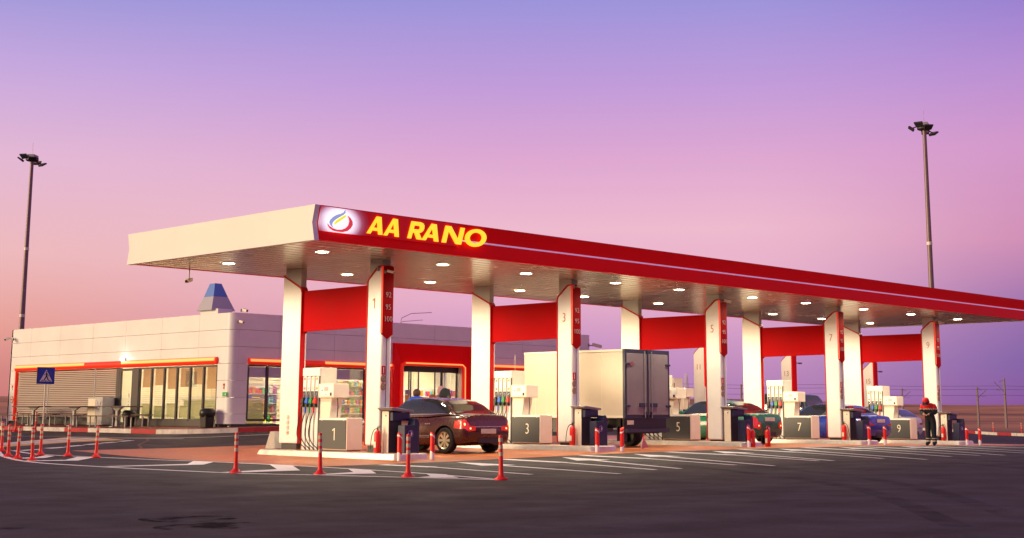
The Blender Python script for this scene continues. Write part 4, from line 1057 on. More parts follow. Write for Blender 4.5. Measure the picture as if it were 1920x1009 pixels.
# roof wires
tag(MB().tube([(14.6,16.2,4.4),(14.7,16.2,4.75),(15.2,16.2,4.95),(16.3,16.2,5.05)], .012, 6).tube([(14.6,16.4,4.4),(14.9,16.4,4.62),(16.0,16.4,4.74)], .010, 6).build('roof_conduit', 'galv'), 'thin bent conduits rising from the shop roof beside rear column', 'conduit')

# benches and tables on the apron
def pic_table(y, label):
    t = thing('outdoor_table', label, 'table', (5.0, y, gz(5, y)+.14), group='outdoor tables along the louvred wall')
    MB().box(-.38,.38,-1.12,1.12,.72,.76).build('top', 'wood', t, bevel=.01)
    MB().prism([(-.42,.72),(.42,.72),(.10,.60),(-.10,.60)], -.04, .04, 'x').box(-.04,.04,-.07,.07,0,.62).box(-.25,.25,-.12,.12,0,.03).build('pedestal', 'alu', t)
for y, l in ((27.4, 'dark-topped outdoor table farthest left by the shutters'), (24.1, 'dark-topped outdoor table in the middle, right of the crossing sign'), (20.9, 'dark-topped outdoor table nearest the side door')): pic_table(y, l)
def bench(x, y, L_, label):
    t = thing('bench', label, 'bench', (x, y, gz(x, y)+.14), group='low backless benches beside the tables')
    MB().box(-.17,.17,-L_/2,L_/2,.40,.44).build('seat', 'wood', t, bevel=.008)
    for s in (-1, 1): MB().box(-.14,-.10,s*(L_/2-.25)-.02,s*(L_/2-.25)+.02,0,.40).box(.10,.14,s*(L_/2-.25)-.02,s*(L_/2-.25)+.02,0,.40).build('leg', 'alu', t)
for x, y, L_, l in ((4.5,27.6,3.0,'front bench at the left table, nearest the kerb'),(5.5,27.9,2.8,'rear bench at the left table, against the shutters'),(4.5,24.2,2.6,'front bench at the middle table, nearest the kerb'),(5.5,24.4,2.6,'rear bench at the middle table'),(4.5,20.5,3.0,'front bench at the right table by the side door'),(5.5,20.8,2.6,'rear bench at the right table by the door')): bench(x, y, L_, l)
t = thing('steel_kiosk', 'grey steel cabinet with pale panel standing left of the side door', 'cabinet', (5.55, 23.1, .5))
MB().box(-.25,.25,-.55,.55,0,1.05).build('body', 'alu', t, bevel=.01); MB().box(-.262,-.25,-.05,.50,.1,.98).build('pale_panel', 'cream', t); MB().tube([(-.26,-.15,.9),(-.26,-.3,.6),(-.26,-.45,.9)], .02, 6).build('handle', 'pureW', t)
def litter(x, y, label, s=1.):
    t = thing('litter_bin', label, 'bin', (x, y, gz(x, y)+.14), group='black litter bins by the shop wall'); t.scale = (s,)*3
    MB().frust(-.16,.16,-.16,.16,0,-.19,.19,-.19,.19,.45).build('bin_body', 'black', t, bevel=.02)
    mb = MB(); n = 20
    prof = [(.20,.36),(.26,.42),(.27,.52),(.25,.60),(.18,.66),(.15,.60)]
    mb.lathe(prof, n)
    mb.v = [(x_*(1+.09*math.sin(5*math.atan2(y_, x_)+z_*30)), y_*(1+.09*math.sin(5*math.atan2(y_, x_)+z_*30)), z_) for x_, y_, z_ in mb.v]
    mb.build('bag', mat('bin_bag', (.015,.018,.015), .3), t, smooth=60)
litter(5.5, 15.75, 'black litter bin with bag at the rounded shop corner')
litter(5.4, 20.75, 'black litter bin with bag beside the side door bench', .9)

# crossing sign
t = thing('crossing_sign', 'blue square pedestrian crossing sign on a pale pole before the shutters', 'road sign', (2.85, 22.35, gz(2.85, 22.35)))
t.scale = (.9,.9,.9)
fz = math.atan2(-(-26.2-22.6), -(-22-2.6))
t.rotation_euler = (0, 0, math.atan2(-26.2-22.6, -22-2.6)+PI/2+R(12))
MB().tube([(0,.03,0),(0,.03,2.05)], .03, 10).build('pole', 'cream', t, smooth=60)
f = MB().box(-.34,.34,-.02,.0,1.98,2.66).build('plate', 'blue', t, bevel=.01); MB().box(-.36,-.34,-.02,.05,1.98,2.66).build('plate_edge', 'black', f)
MB().prism([(-.25,2.08),(.25,2.08),(0,2.56)], -.026, -.021, 'y').build('triangle', 'pureW', f)
w_ = MB()
for s in ([(-.01,2.43),(.035,2.43),(.045,2.27),(-.02,2.27)], [(-.02,2.29),(.03,2.29),(-.07,2.10),(-.11,2.10)], [(.0,2.29),(.045,2.29),(.12,2.12),(.08,2.10)], [(.03,2.41),(.05,2.40),(.10,2.30),(.08,2.29)], [(-.02,2.41),(.0,2.42),(-.07,2.32),(-.085,2.34)],
          [(-.20,2.09),(-.14,2.09),(-.12,2.14),(-.155,2.14)], [(.14,2.09),(.20,2.09),(.155,2.14),(.12,2.14)], [(-.03,2.09),(.02,2.09),(.01,2.13),(-.02,2.13)]):
    w_.prism(s, -.031, -.027, 'y')
w_.lathe([(.028,-.031),(.028,-.027)], 12, (.01,0,2.465), 'y'); w_.build('walking_figure', 'black', f)

# flexible posts
def flexpost():
    t = thing('flexible_post', '', 'flexible post', (0,0,0), group='orange flexible posts with pale reflective bands')
    MB().lathe([(.12,0),(.12,.02),(.075,.045),(.045,.09),(.042,.13)], 20).build('foot', 'post', t, smooth=40)
    s_ = MB().lathe([(.042,.10),(.036,.30),(.034,.72),(.030,.75),(.0,.755)], 18).build('post', 'post', t, smooth=40)
    for z in (.40, .52, .64): MB().lathe([(.0375,z),(.0375,z+.065)], 18).build('reflective_band', 'band', t, smooth=60)
    return t
fp = flexpost()
FP = [(-4.77,-8.9,'nearest the camera on the right, at the tip of the chevrons'),(-5.3,-7.09,'second from the right, in front of the service stand of column one'),(-5.81,-5.22,'third from the right, in front of the number one cabinet'),(-6.57,-3.63,'alone on the asphalt below the shop window'),
      (-4.6,5.1,'on the inner line below the side door, sixth from the left edge'),(-4.93,5.86,'on the inner line below the middle table'),(-5.29,6.55,'on the inner line right of the crossing sign'),(-6.59,4.39,'shortest-looking, on the outer line left of the chevron'),
      (-6.5,5.29,'third in the cluster at the left edge'),(-6.27,6.24,'leftmost in the cluster at the left edge'),(-5.45,8.3,'second in the cluster at the left edge, set back'),(3.3,25.4,'small and far, left of the shop kerb'),(3.4,24.0,'small and far, beside the crossing sign pole')]
for i, (x, y, l) in enumerate(FP):
    q = fp if i == 0 else dup(fp, (0,0,0)); q.location = (x, y, gz(x, y)+.003); q['label'] = 'orange flexible post '+l; q.rotation_euler = (R(random.uniform(-1.5,1.5)), R(random.uniform(-1.5,1.5)), random.uniform(0,3))
for d, l in ((14.0, 'left of two beyond the road kerb at far right'), (9.2, 'right of two beyond the road kerb at far right')):
    p = KB-kd*(9.2-d)*1.0+kn*1.2 if False else KB+(-kd)*(d-9.2)+kn*1.0
    pass
for (u_px, l) in ((0, 'left of the two beyond the striped road kerb'), (1, 'right of the two beyond the striped road kerb')):
    x, y = ((61.5,14.2), (58.9,11.2))[u_px]
    q = dup(fp, (x, y, -.12)); q['label'] = 'orange flexible post '+l

# concrete blocks at island ends
for x, y, s in ((.12, 4.36, 'beside the first rear column'),):
    tag(MB().frust(x-.16,x+.16,y-.22,y+.22,ZC[0]+.15,x-.10,x+.10,y-.10,y+.10,.52).build('concrete_block', 'concrete', bevel=.015), 'tapered concrete block on the island end '+s, 'concrete block')
# ------------------------------------------------------------------ vehicles
def wheel(parent, x, y, r, w, side, spokes=7, steel=False):
    g = bpy.data.objects.new('wheel', None); COL.objects.link(g); g.parent = parent; g.location = (x, y, r); g.empty_display_size = .1
    MB().lathe([(r*.66,-w/2),(r*.93,-w/2),(r,-w/2+.03),(r,w/2-.03),(r*.93,w/2),(r*.66,w/2),(r*.66,-w/2)], 36, (0,0,0), 'x', caps=False).build('tyre', 'rubber', g, smooth=40)
    o = side*(w/2)
    rim = MB(); dk = MB().lathe([(r*.62,-.02),(r*.62,.0)], 30, (side*(w/2-.06),0,0), 'x').build('rim_barrel', 'black', g)
    for rr0, rr1 in ((r*.60, r*.68),):
        n = 36; vs = []
        for k in range(n):
            a = 2*PI*k/n
            for rr, xx in ((rr0, o-side*.02), (rr1, o+side*.004)): vs.append((xx, rr*math.cos(a), rr*math.sin(a)))
        rim.add(vs, [(2*k, 2*k+1, (2*k+3) % (2*n), (2*k+2) % (2*n)) for k in range(n)])
    rim.lathe([(.05,-.01),(.05,.012)], 14, (o-side*.02,0,0), 'x')
    for k in range(spokes):
        a = 2*PI*k/spokes; d = Vector((0, math.cos(a), math.sin(a))); e = Vector((0, -d.z, d.y))
        for (w0, w1) in ((.05, .10),) if not steel else ((.09, .12),):
            p = [d*.03-e*w0*r*1.1, d*.03+e*w0*r*1.1, d*r*.64+e*w1*r*1.2, d*r*.64-e*w1*r*1.2]
            rim.add([(o-side*.018, q.y, q.z) for q in p]+[(o-side*.045, q.y, q.z) for q in p], [(0,1,2,3),(7,6,5,4),(0,4,5,1),(1,5,6,2),(2,6,7,3),(3,7,4,0)])
    rim.build('rim', 'alloy' if not steel else 'galv', g)
    return g
def paint_mat(name, c, rough=.22): return mat(name, c, rough+.08, metal=.0, coat=.6, var=.03, spec=.35)
def car(loc, rz, label, paint, L=4.8, Wd=1.82, H=1.46, kind='sedan', lit=True, rimspokes=7, lamp='wide', plate_z=.80, name='sedan_car'):
    t = thing(name, label, 'car', loc, rz)
    hw = Wd/2
    if kind == 'sedan':
        Tz = [0,.004,.012,.05,.12,.20,.30,.66,.74,.86,.95,.99,1.0]; Zt = [.80,.95,1.00,1.02,1.035,1.02,.98,.95,.94,.86,.76,.66,.58]
        Gt = [.07,.095,.135,.19,.25,.31,.38,.45,.52,.58,.65,.70,.715]; Gz = [0,.03,.20,.60,.86,.96,1.0,1.0,.97,.84,.42,.05,0]
    elif kind == 'suv':
        Tz = [0,.004,.012,.05,.3,.7,.76,.86,.95,.99,1.0]; Zt = [.95,1.08,1.12,1.12,1.10,1.06,1.04,.98,.88,.78,.7]
        Gt = [.012,.02,.04,.07,.12,.2,.4,.55,.62,.70,.77,.785]; Gz = [0,.25,.62,.86,.95,.985,1,.98,.88,.48,.05,0]
    else:
        Tz = [0,.004,.012,.05,.3,.68,.76,.88,.96,.99,1.0]; Zt = [.84,.95,1.0,1.02,.99,.95,.93,.85,.74,.66,.6]
        Gt = [.03,.05,.09,.15,.24,.32,.42,.52,.60,.68,.76,.78]; Gz = [0,.10,.36,.70,.92,.99,1,.985,.9,.55,.05,0]
    Th = [0,.006,.016,.035,.07,.14,.3,.7,.84,.92,.965,.99,1.0]; Hw = [.80,.87,.915,.945,.967,.99,1,1,.985,.93,.82,.68,.58]
    Tl = [0,.01,.04,.09,.9,.96,.99,1]; Zl = [.34,.28,.22,.19,.19,.21,.26,.32]
    sc = H/1.46
    zt = lambda u: np.interp(u, Tz, Zt)*(sc if kind != 'suv' else 1)
    hwf = lambda u: np.interp(u, Th, Hw)*hw
    zl = lambda u: np.interp(u, Tl, Zl)
    Sx = [0,.55,.86,.945,.985,1.0,1.0,.985,.955,.91,.84,.72,.5,.25,0]; Sz = [0,0,.0,.05,.14,.27,.50,.66,.80,.90,.958,.985,1.0,1.01,1.015]
    Sp = np.linspace(0, 1, len(Sx))
    def bp(u, s):
        x = np.interp(s, Sp, Sx)*hwf(u); z = zl(u)+(zt(u)-zl(u))*np.interp(s, Sp, Sz); return (x, u*L, z)
    us = sorted(set(list(np.round(np.concatenate([np.linspace(0,.05,9), np.linspace(.05,.95,40), np.linspace(.95,1,9)]), 5)))); ns = 34
    sv = np.linspace(0, 1, ns); vs = []; fs = []
    for u in us:
        row = [bp(u, s) for s in sv]
        ring = row+[(-p[0], p[1], p[2]) for p in row[::-1][1:-1]]
        vs += ring
    m = len(ring)
    for i in range(len(us)-1):
        for k in range(m): fs.append((i*m+k, i*m+(k+1) % m, (i+1)*m+(k+1) % m, (i+1)*m+k))
    fs += [tuple(range(m))[::-1], tuple(range((len(us)-1)*m, len(us)*m))]
    body = MB().add(vs, fs).build('body', [paint, 'black'], t, smooth=38)
    # lower sill in black
    wr = .335*H/1.46 if kind != 'suv' else .37
    ya, yb_ = (L*.165 if kind == 'sedan' else L*.19), L*.77
    cut = MB()
    for yy in (ya, yb_):
        for s in (-1, 1): cut.lathe([(wr+.055, s*hw*.70), (wr+.055, s*(hw+.1))][::s], 36, (0, yy, wr), 'x')
    cu = cut.build('cutter', 'black'); 
    md = body.modifiers.new('arches', 'BOOLEAN'); md.operation = 'DIFFERENCE'; md.object = cu; md.solver = 'EXACT'
    cu.parent = t
    bpy.context.view_layer.update()
    ev = body.evaluated_get(bpy.context.evaluated_depsgraph_get()); nm = bpy.data.meshes.new_from_object(ev)
    body.modifiers.clear(); body.data = nm; bpy.data.objects.remove(cu, do_unlink=True)
    bm = bmesh.new(); bm.from_mesh(nm)
    for f in bm.faces:
        c_ = f.calc_center_median()
        arch = any(abs(math.hypot(c_.y-yy, c_.z-wr)-(wr+.055)) < .02 and abs(c_.x) > hw*.68 and abs(f.normal.x) < .3 for yy in (ya, yb_)) or (abs(c_.x) < hw*.72 and abs(f.normal.x) > .9)
        f.material_index = 1 if (arch or (c_.z < .30 and kind != 'x')) else 0
        f.smooth = True
    bm.to_mesh(nm); bm.free()
    nm.materials.clear(); nm.materials.append(paint); nm.materials.append(M['black'])
    try: nm.set_sharp_from_angle(angle=R(38))
    except Exception: pass
    # greenhouse
    Gx = [1.0,.975,.93,.88,.835,.79,.72,.60,.40,.20,0]; Gv = [0,.2,.42,.62,.76,.87,.945,.98,.995,1.0,1.003]; Gp = np.linspace(0, 1, len(Gx))
    roof = H
    def gp_(u, v):
        h = np.interp(u, Gt, Gz); zb = zt(u)-.03
        base = hwf(u)*.895; k = np.interp(v, Gp, Gx); z = zb+(roof-zb)*h*np.interp(v, Gp, Gv)
        kk = 1-(1-k)*min(1, .35+.65*h) if v < .6 else None
        x = base*(k if kk is None else kk)
        if kk is not None:
            x = base*(1-(1-k)*(.35+.65*h))
        else:
            x0_ = base*(1-(1-np.interp(.6, Gp, Gx))*(.35+.65*h)); x = x0_*k/np.interp(.6, Gp, Gx)
        return (x, u*L, z)
    ug = np.linspace(Gt[0], Gt[-1], 46); vg = np.linspace(0, 1, 22); vs = []; fs = []
    for u in ug:
        row = [gp_(u, v) for v in vg]; ring = row+[(-p[0], p[1], p[2]) for p in row[::-1][1:]]; vs += ring
    m = len(ring)
    for i in range(len(ug)-1):
        for k in range(m-1): fs.append((i*m+k, i*m+k+1, (i+1)*m+k+1, (i+1)*m+k))
    MB().add(vs, fs).build('roof', paint, t, smooth=45)
    def patch(f, u0, u1, v0, v1, off, name, mt, sgn=1, par=t, nu=14, nv=8, shape=None):
        vs = []; 
        for i in range(nu+1):
            for j in range(nv+1):
                a, b = i/nu, j/nv
                if shape: u, v = shape(a, b)
                else: u = u0+(u1-u0)*a; v = v0+(v1-v0)*b
                p = Vector(f(u, v)); du = Vector(f(u+.004, v))-Vector(f(u-.004, v)); dv = Vector(f(u, min(1, v+.01)))-Vector(f(u, max(0, v-.01)))
                n = du.cross(dv); n = n.normalized() if n.length > 1e-9 else Vector((1,0,0))
                c_ = Vector((0, p.y, .6))
                if n.dot(p-c_) < 0: n = -n
                q = p+n*off; vs.append((q.x*sgn, q.y, q.z))
        fs = [(i*(nv+1)+j, i*(nv+1)+j+1, (i+1)*(nv+1)+j+1, (i+1)*(nv+1)+j) for i in range(nu) for j in range(nv)]
        return MB().add(vs, fs).build(name, mt, par, smooth=60)
    ua, ub = {'sedan': (.135, .662), 'suv': (.045, .72), 'hatch': (.10, .71)}[kind]
    ut0, ut1 = {'sedan': (.20, .53), 'suv': (.075, .57), 'hatch': (.20, .55)}[kind]
    def sidewin(a0, a1, m0=.08, m1=.56, g=0):
        def f(a, b):
            u = a0+(a1-a0)*a
            # the opening narrows towards the pillars
            lo = m0; 
            w = min((u-ua)/(ut0-ua) if ut0 > ua else 1, (ub-u)/(ub-ut1)); w = max(0, min(1, w))
            hi = lo+(m1-lo)*(w**.36)
            return u, lo+(hi-lo)*b
        return f
    for s in (-1, 1):
        tr = patch(gp_, 0, 0, 0, 0, .004, 'window_trim', 'chrome', s, nu=40, nv=6, shape=sidewin(ua-.004, ub+.004, .055, .59))
        um = ua+(ub-ua)*.47
        patch(gp_, 0, 0, 0, 0, .010, 'side_window', 'carglass', s, nu=22, nv=6, shape=sidewin(ua+.006, um-.002))
        patch(gp_, 0, 0, 0, 0, .010, 'side_window', 'carglass', s, nu=22, nv=6, shape=sidewin(um+.002, ub-.006))
        # door seams and handles
        for u in (um, ua+(ub-ua)*.98 if kind == 'sedan' else ub-.03): 
            vs = []; 
            for s_ in np.linspace(.18, .62, 12):
                for du in (-.0012, .0012):
                    p = bp(u+du, s_); vs.append(((p[0]+.003)*s, p[1], p[2]))
            MB().add(vs, [(2*i, 2*i+1, 2*i+3, 2*i+2) for i in range(11)]).build('door_seam', 'black', t)
        for u in (um-.075, um+.19):
            p = bp(u, .53); MB().box(min(s*(p[0]-.01), s*(p[0]+.028)), max(s*(p[0]-.01), s*(p[0]+.028)), p[1]-.10, p[1]+.10, p[2]-.012, p[2]+.018).build('door_handle', 'chrome' if kind == 'sedan' and lamp == 'wide' else paint, t, bevel=.01)
        p = bp(.5, .26)
        for z_ in ((.40, .44) if lamp == 'wide' else ()): MB().box(min(s*(hw-.012), s*(hw+.006)), max(s*(hw-.012), s*(hw+.006)), L*.29, L*.70, z_-.005, z_+.006).build('side_strip', 'chrome', t)
        q = gp_(ub-.02, .05); mm = MB().ball((0,0,0), .09, 12, 8, (1,.7,.75)).build('wing_mirror', paint, t, smooth=60, loc=(s*(q[0]+.14), q[1]+.05, q[2]+.10))
        MB().box(min(0, -s*.14), max(0, -s*.14), -.02, .02, -.05, -.02).build('mirror_arm', 'black', mm)
        # tail lamp wraps the corner
        lt0, lt1 = {'wide': (.43, .60), 'tall': (.38, .62), 'slim': (.50, .61)}[lamp]
        tl = patch(bp, .0005, .085 if lamp == 'wide' else .045, lt0, lt1, .006, 'tail_lamp', 'tail' if lit else 'tailoff', s, nu=10, nv=8,
                   shape=lambda a, b: (.0005+(.085 if lamp != 'tall' else .04)*a, lt0+.02*a+(lt1-lt0-.02*a)*b*(1-.25*a*(lamp == 'wide'))))
        # part of the lamp on the rear face
        xa, xb = hw*.80, hw*(.52 if lamp != 'tall' else .60)
        za, zb = bp(0, lt0)[2], bp(0, lt1)[2]
        rf = MB().prism([(s*xb, za+.02), (s*(xa-.005), za), (s*(xa-.005), min(zb, zt(0)-.02)), (s*xb, min(zb-.02, zt(0)-.03))], -.012, .01, 'y').build('rear_lamp_glass', 'tail' if lit else 'tailoff', tl)
        if lit:
            MB().ball((s*(xa-.07), -.004, (za+zb)/2), .034, 10, 8, (1.1,.4,.9)).build('lamp_bulb', 'tailhot', tl)
            if lamp == 'wide': p = bp(.012, .50); MB().ball((s*p[0], p[1]+.02, p[2]), .05, 10, 8, (.35,1.0,.8)).build('lamp_bulb', 'tailhot', tl)
        # head lamp
        patch(bp, .955, .992, .60, .84, .006, 'head_lamp', mat('head_lamp', (.6,.6,.62), .1, coat=1.), s)
    # rear screen and windscreen
    rg0, rg1 = {'sedan': (.098, .232), 'suv': (.016, .085), 'hatch': (.045, .20)}[kind]
    wg0, wg1 = {'sedan': (.535, .695), 'suv': (.60, .76), 'hatch': (.575, .755)}[kind]
    for nm_, a, b in (('rear_screen', rg0, rg1), ('windscreen', wg0, wg1)):
        vs = []; nu, nv = 16, 20
        for i in range(nu+1):
            u = a+(b-a)*i/nu
            for j in range(nv+1):
                v = 1-abs(1-2*j/nv)*.44; sgn = -1 if j < nv/2 else 1
                p = Vector(gp_(u, v)); du = Vector(gp_(u+.003, v))-Vector(gp_(u-.003, v)); n = Vector((0, -du.z, du.y)).normalized()
                if n.z < 0: n = -n
                q = p+n*.009; vs.append((q.x*sgn, q.y, q.z))
        MB().add(vs, [(i*(nv+1)+j, i*(nv+1)+j+1, (i+1)*(nv+1)+j+1, (i+1)*(nv+1)+j) for i in range(nu) for j in range(nv)]).build(nm_, 'carglass', t, smooth=60)
    # tail: boot line, chrome strip, plate, bumper line
    pz = plate_z
    MB().box(-.27, .27, -.022, -.004, pz-.065, pz+.055).build('number_plate', 'plate', t, bevel=.004)
    MB().box(-hw*.80, hw*.80, -.012, .01, .52, .535).build('bumper_seam', 'black', t)
    if lamp == 'wide': MB().box(-.48, .48, -.02, .0, pz+.10, pz+.122).build('boot_strip', 'chrome', t, bevel=.004)
    vs = []
    for j in range(21):
        x = -hw*.74+hw*1.48*j/20; vs += [(x, .045*L+(-.0 if abs(x) < hw*.5 else -.02), zt(.05)+.012), (x, .045*L+.012, zt(.05)+.012)]
    MB().box(-.35, .35, -.008, .01, .27, .40).build('bumper_insert', 'black', t)
    MB().tube([(hw*.5,-.02,.27),(hw*.5,.12,.27)], .03, 10).build('exhaust', 'chrome', t)
    MB().box(-.012, .012, L*.33, L*.33+.10, H-.005, H+.05).build('roof_aerial', 'black', t)
    for yy in (ya, yb_):
        for s in (-1, 1): wheel(t, s*(hw-.12), yy, wr, .215, s, rimspokes)
    return t
car((3.78, .12, gz(3.8, 2)+.008), 0, 'dark brown sedan with lit tail lamps between columns one and three', paint_mat('brown_paint', (.060,.007,.006), .2), L=4.45, Wd=1.80, H=1.43, lamp='wide', plate_z=.57, rimspokes=8)
car((17.05, .45, gz(17, 2)+.008), 0, 'dark green sedan with lit tail lamp between columns five and seven', paint_mat('green_paint', (.003,.13,.075)), L=4.5, Wd=1.74, H=1.43, lamp='tall', plate_z=.82)
car((23.95, .35, gz(24, 2)+.008), 0, 'bright blue sedan with unlit red lamps between columns seven and nine', paint_mat('blue_paint', (.003,.03,.34)), L=4.6, Wd=1.80, H=1.44, lamp='slim', lit=False, plate_z=.82)
car((29.2, 6.3, gz(29, 8)+.008), 0, 'dark teal four-wheel drive behind pump seven, one red lamp lit', paint_mat('teal_paint', (.006,.022,.035)), L=4.8, Wd=1.9, H=1.82, kind='suv', lamp='tall', plate_z=.92, name='suv_car')
car((33.4, 4.2, gz(33, 6)+.008), 0, 'white hatchback behind the number nine cabinet', paint_mat('white_paint', (.66,.62,.66)), L=4.3, Wd=1.76, H=1.44, kind='hatch', lamp='slim', lit=False, plate_z=.80, name='hatchback_car')

# box truck
tk = thing('box_truck', 'white box truck with closed rear doors waiting between columns three and five', 'truck', (10.62, .35, gz(10.6, 2)+.008))
TW, TZ0, TZ1, TL = 1.03, .87, 2.82, 4.1
MB().box(-TW, TW, .02, TL, TZ0, TZ1).build('cargo_box', 'truckside', tk, bevel=.015)
MB().box(-TW-.012, TW+.012, .0, .09, TZ0-.03, TZ0+.07).box(-TW-.012, TW+.012, 0, .09, TZ1-.09, TZ1+.03).box(-TW-.012, -TW+.07, 0, .09, TZ0+.07, TZ1-.09).box(TW-.07, TW+.012, 0, .09, TZ0+.07, TZ1-.09).build('rear_frame', 'truckframe', tk)
for s in (-1, 1):
    a, b = sorted((s*.025, s*(TW-.07)))
    d = MB().box(a, b, -.012, .02, TZ0+.075, TZ1-.095).build('rear_door', 'truckdoor', tk, bevel=.008)
    MB().tube([(s*.16,-.035,TZ0-.02),(s*.16,-.035,TZ1-.02)], .016, 8).build('lock_rod', 'galv', d)
    a, b = sorted((s*.09, s*.42)); MB().box(a, b, -.045, -.012, 1.17, 1.29).build('latch_plate', 'truckframe', d, bevel=.015)
    for z in (1.20, 2.42): a, b = sorted((s*(TW-.20), s*(TW+.03))); MB().box(a, b, -.04, -.012, z-.03, z+.03).build('hinge', 'truckframe', d, bevel=.01)
    MB().box(min(s*.1,s*.14), max(s*.1,s*.14), -.05,-.012, TZ0+.0, TZ0+.16).build('cam_keeper', 'black', d)
MB().lathe([(.075,-.004),(.075,.004)], 20, (-.74,-.018,2.42), 'y').box(-.92, -.60, -.02, -.014, 2.415, 2.43).build('round_sticker', mat('sticker_brown', (.25,.08,.08), .5), tk)
MB().box(-.022, .022, -.03, .0, TZ0-.02, TZ1+.04).build('centre_seal', 'truckframe', tk)
for x in (-TW,): 
    for y in frange(.9, 4.5, .9): MB().box(x-.004, x, y-.004, y+.004, TZ0+.03, TZ1-.03).build('panel_joint', 'cream', tk)
MB().box(-TW-.014, -TW+.0, .09, TL, TZ1-.04, TZ1+.02).box(-TW-.014, -TW, .09, TL, TZ0-.02, TZ0+.05).build('edge_rail', 'cream', tk)
MB().box(-.45, .45, .25, 6.2, .55, .84).box(-.9,.9,.3,.45,.40,.86).box(-1.0,-.55,1.75,2.9,.42,.84).box(.5,1.0,2.2,2.9,.42,.84).build('chassis', 'black', tk)
MB().box(-.98, .98, -.02, .06, .44, .54).build('rear_underrun_bar', 'truckframe', tk)
MB().box(-TW+.05, TW-.05, .10, .16, .42, .86).box(-.98,-.55,.35,.38,.18,.6).build('rear_valance', 'black', tk)
MB().box(-.98, -.70, -.035, -.02, .66, .78).build('number_plate', 'plate', tk)
for y in (.75, 2.2): MB().box(-TW-.01, -TW+.02, y-.06, y+.06, .76, .81).build('side_marker', 'tailoff', tk)
for s in (-1, 1):
    wheel(tk, s*.84, 1.35, .36, .30, s, 6, True); wheel(tk, s*.84, 5.1, .36, .24, s, 6, True)
cb_ = MB().prism([(TL+.08,.5),(TL+.08,2.25),(TL+.9,2.28),(TL+1.45,1.55),(TL+2.0,1.30),(TL+2.05,.5)], -.92, .92, 'x').build('cab', mat('cab_white', (.6,.58,.55), .35, coat=.5), tk, bevel=.05)
MB().add([(-.8,TL+.95,2.24),(.8,TL+.95,2.24),(.8,TL+1.44,1.62),(-.8,TL+1.44,1.62)], [(0,1,2,3)]).build('windscreen', 'carglass', cb_, loc=(0,.02,.015))
tag(MB().prism([(0,0),(.32,.06),(.20,.20),(.10,.34)], 0, .02, 'y').build('mud_scrap', mat('scrap_pink', (.55,.25,.25), .7), loc=(8.95,-.75,gz(9,-.7)+.01)), 'small folded pinkish sheet on the paving left of the truck wheel', 'sheet')

# ------------------------------------------------------------------ people
def person(loc, rz, label, P, Rd, mats, matf, hat=None, hairm=None):
    t = thing('person', label, 'person', loc, rz)
    names = list(P); ed = [('pel','sp'),('sp','ch'),('ch','nk'),('nk','hd'),('hd','ht'),('pel','lh'),('lh','lk'),('lk','la'),('la','lt'),('pel','rh'),('rh','rk'),('rk','ra'),('ra','rt'),
          ('ch','ls'),('ls','le'),('le','lw'),('lw','lf'),('ch','rs'),('rs','re'),('re','rw'),('rw','rf')]
    me = bpy.data.meshes.new('figure'); me.from_pydata([P[n] for n in names], [(names.index(a), names.index(b)) for a, b in ed], [])
    o = bpy.data.objects.new('figure', me); COL.objects.link(o)
    md = o.modifiers.new('skin', 'SKIN'); md.use_smooth_shade = True; md.branch_smoothing = .6
    if not me.skin_vertices: 
        bm = bmesh.new(); bm.from_mesh(me); bm.verts.layers.skin.verify(); bm.to_mesh(me); bm.free()
    for n, sv_ in zip(names, me.skin_vertices[0].data): sv_.radius = Rd[n]; sv_.use_root = (n == 'pel')
    sd = o.modifiers.new('sub', 'SUBSURF'); sd.levels = 2; sd.render_levels = 2
    bpy.context.view_layer.update()
    nm = bpy.data.meshes.new_from_object(o.evaluated_get(bpy.context.evaluated_depsgraph_get()))
    bpy.data.objects.remove(o, do_unlink=True)
    nm.materials.clear()
    for m_ in mats: nm.materials.append(M[m_])
    for p in nm.polygons: p.material_index = matf(p.center); p.use_smooth = True
    b = bpy.data.objects.new('body', nm); COL.objects.link(b); b.parent = t
    return t, b
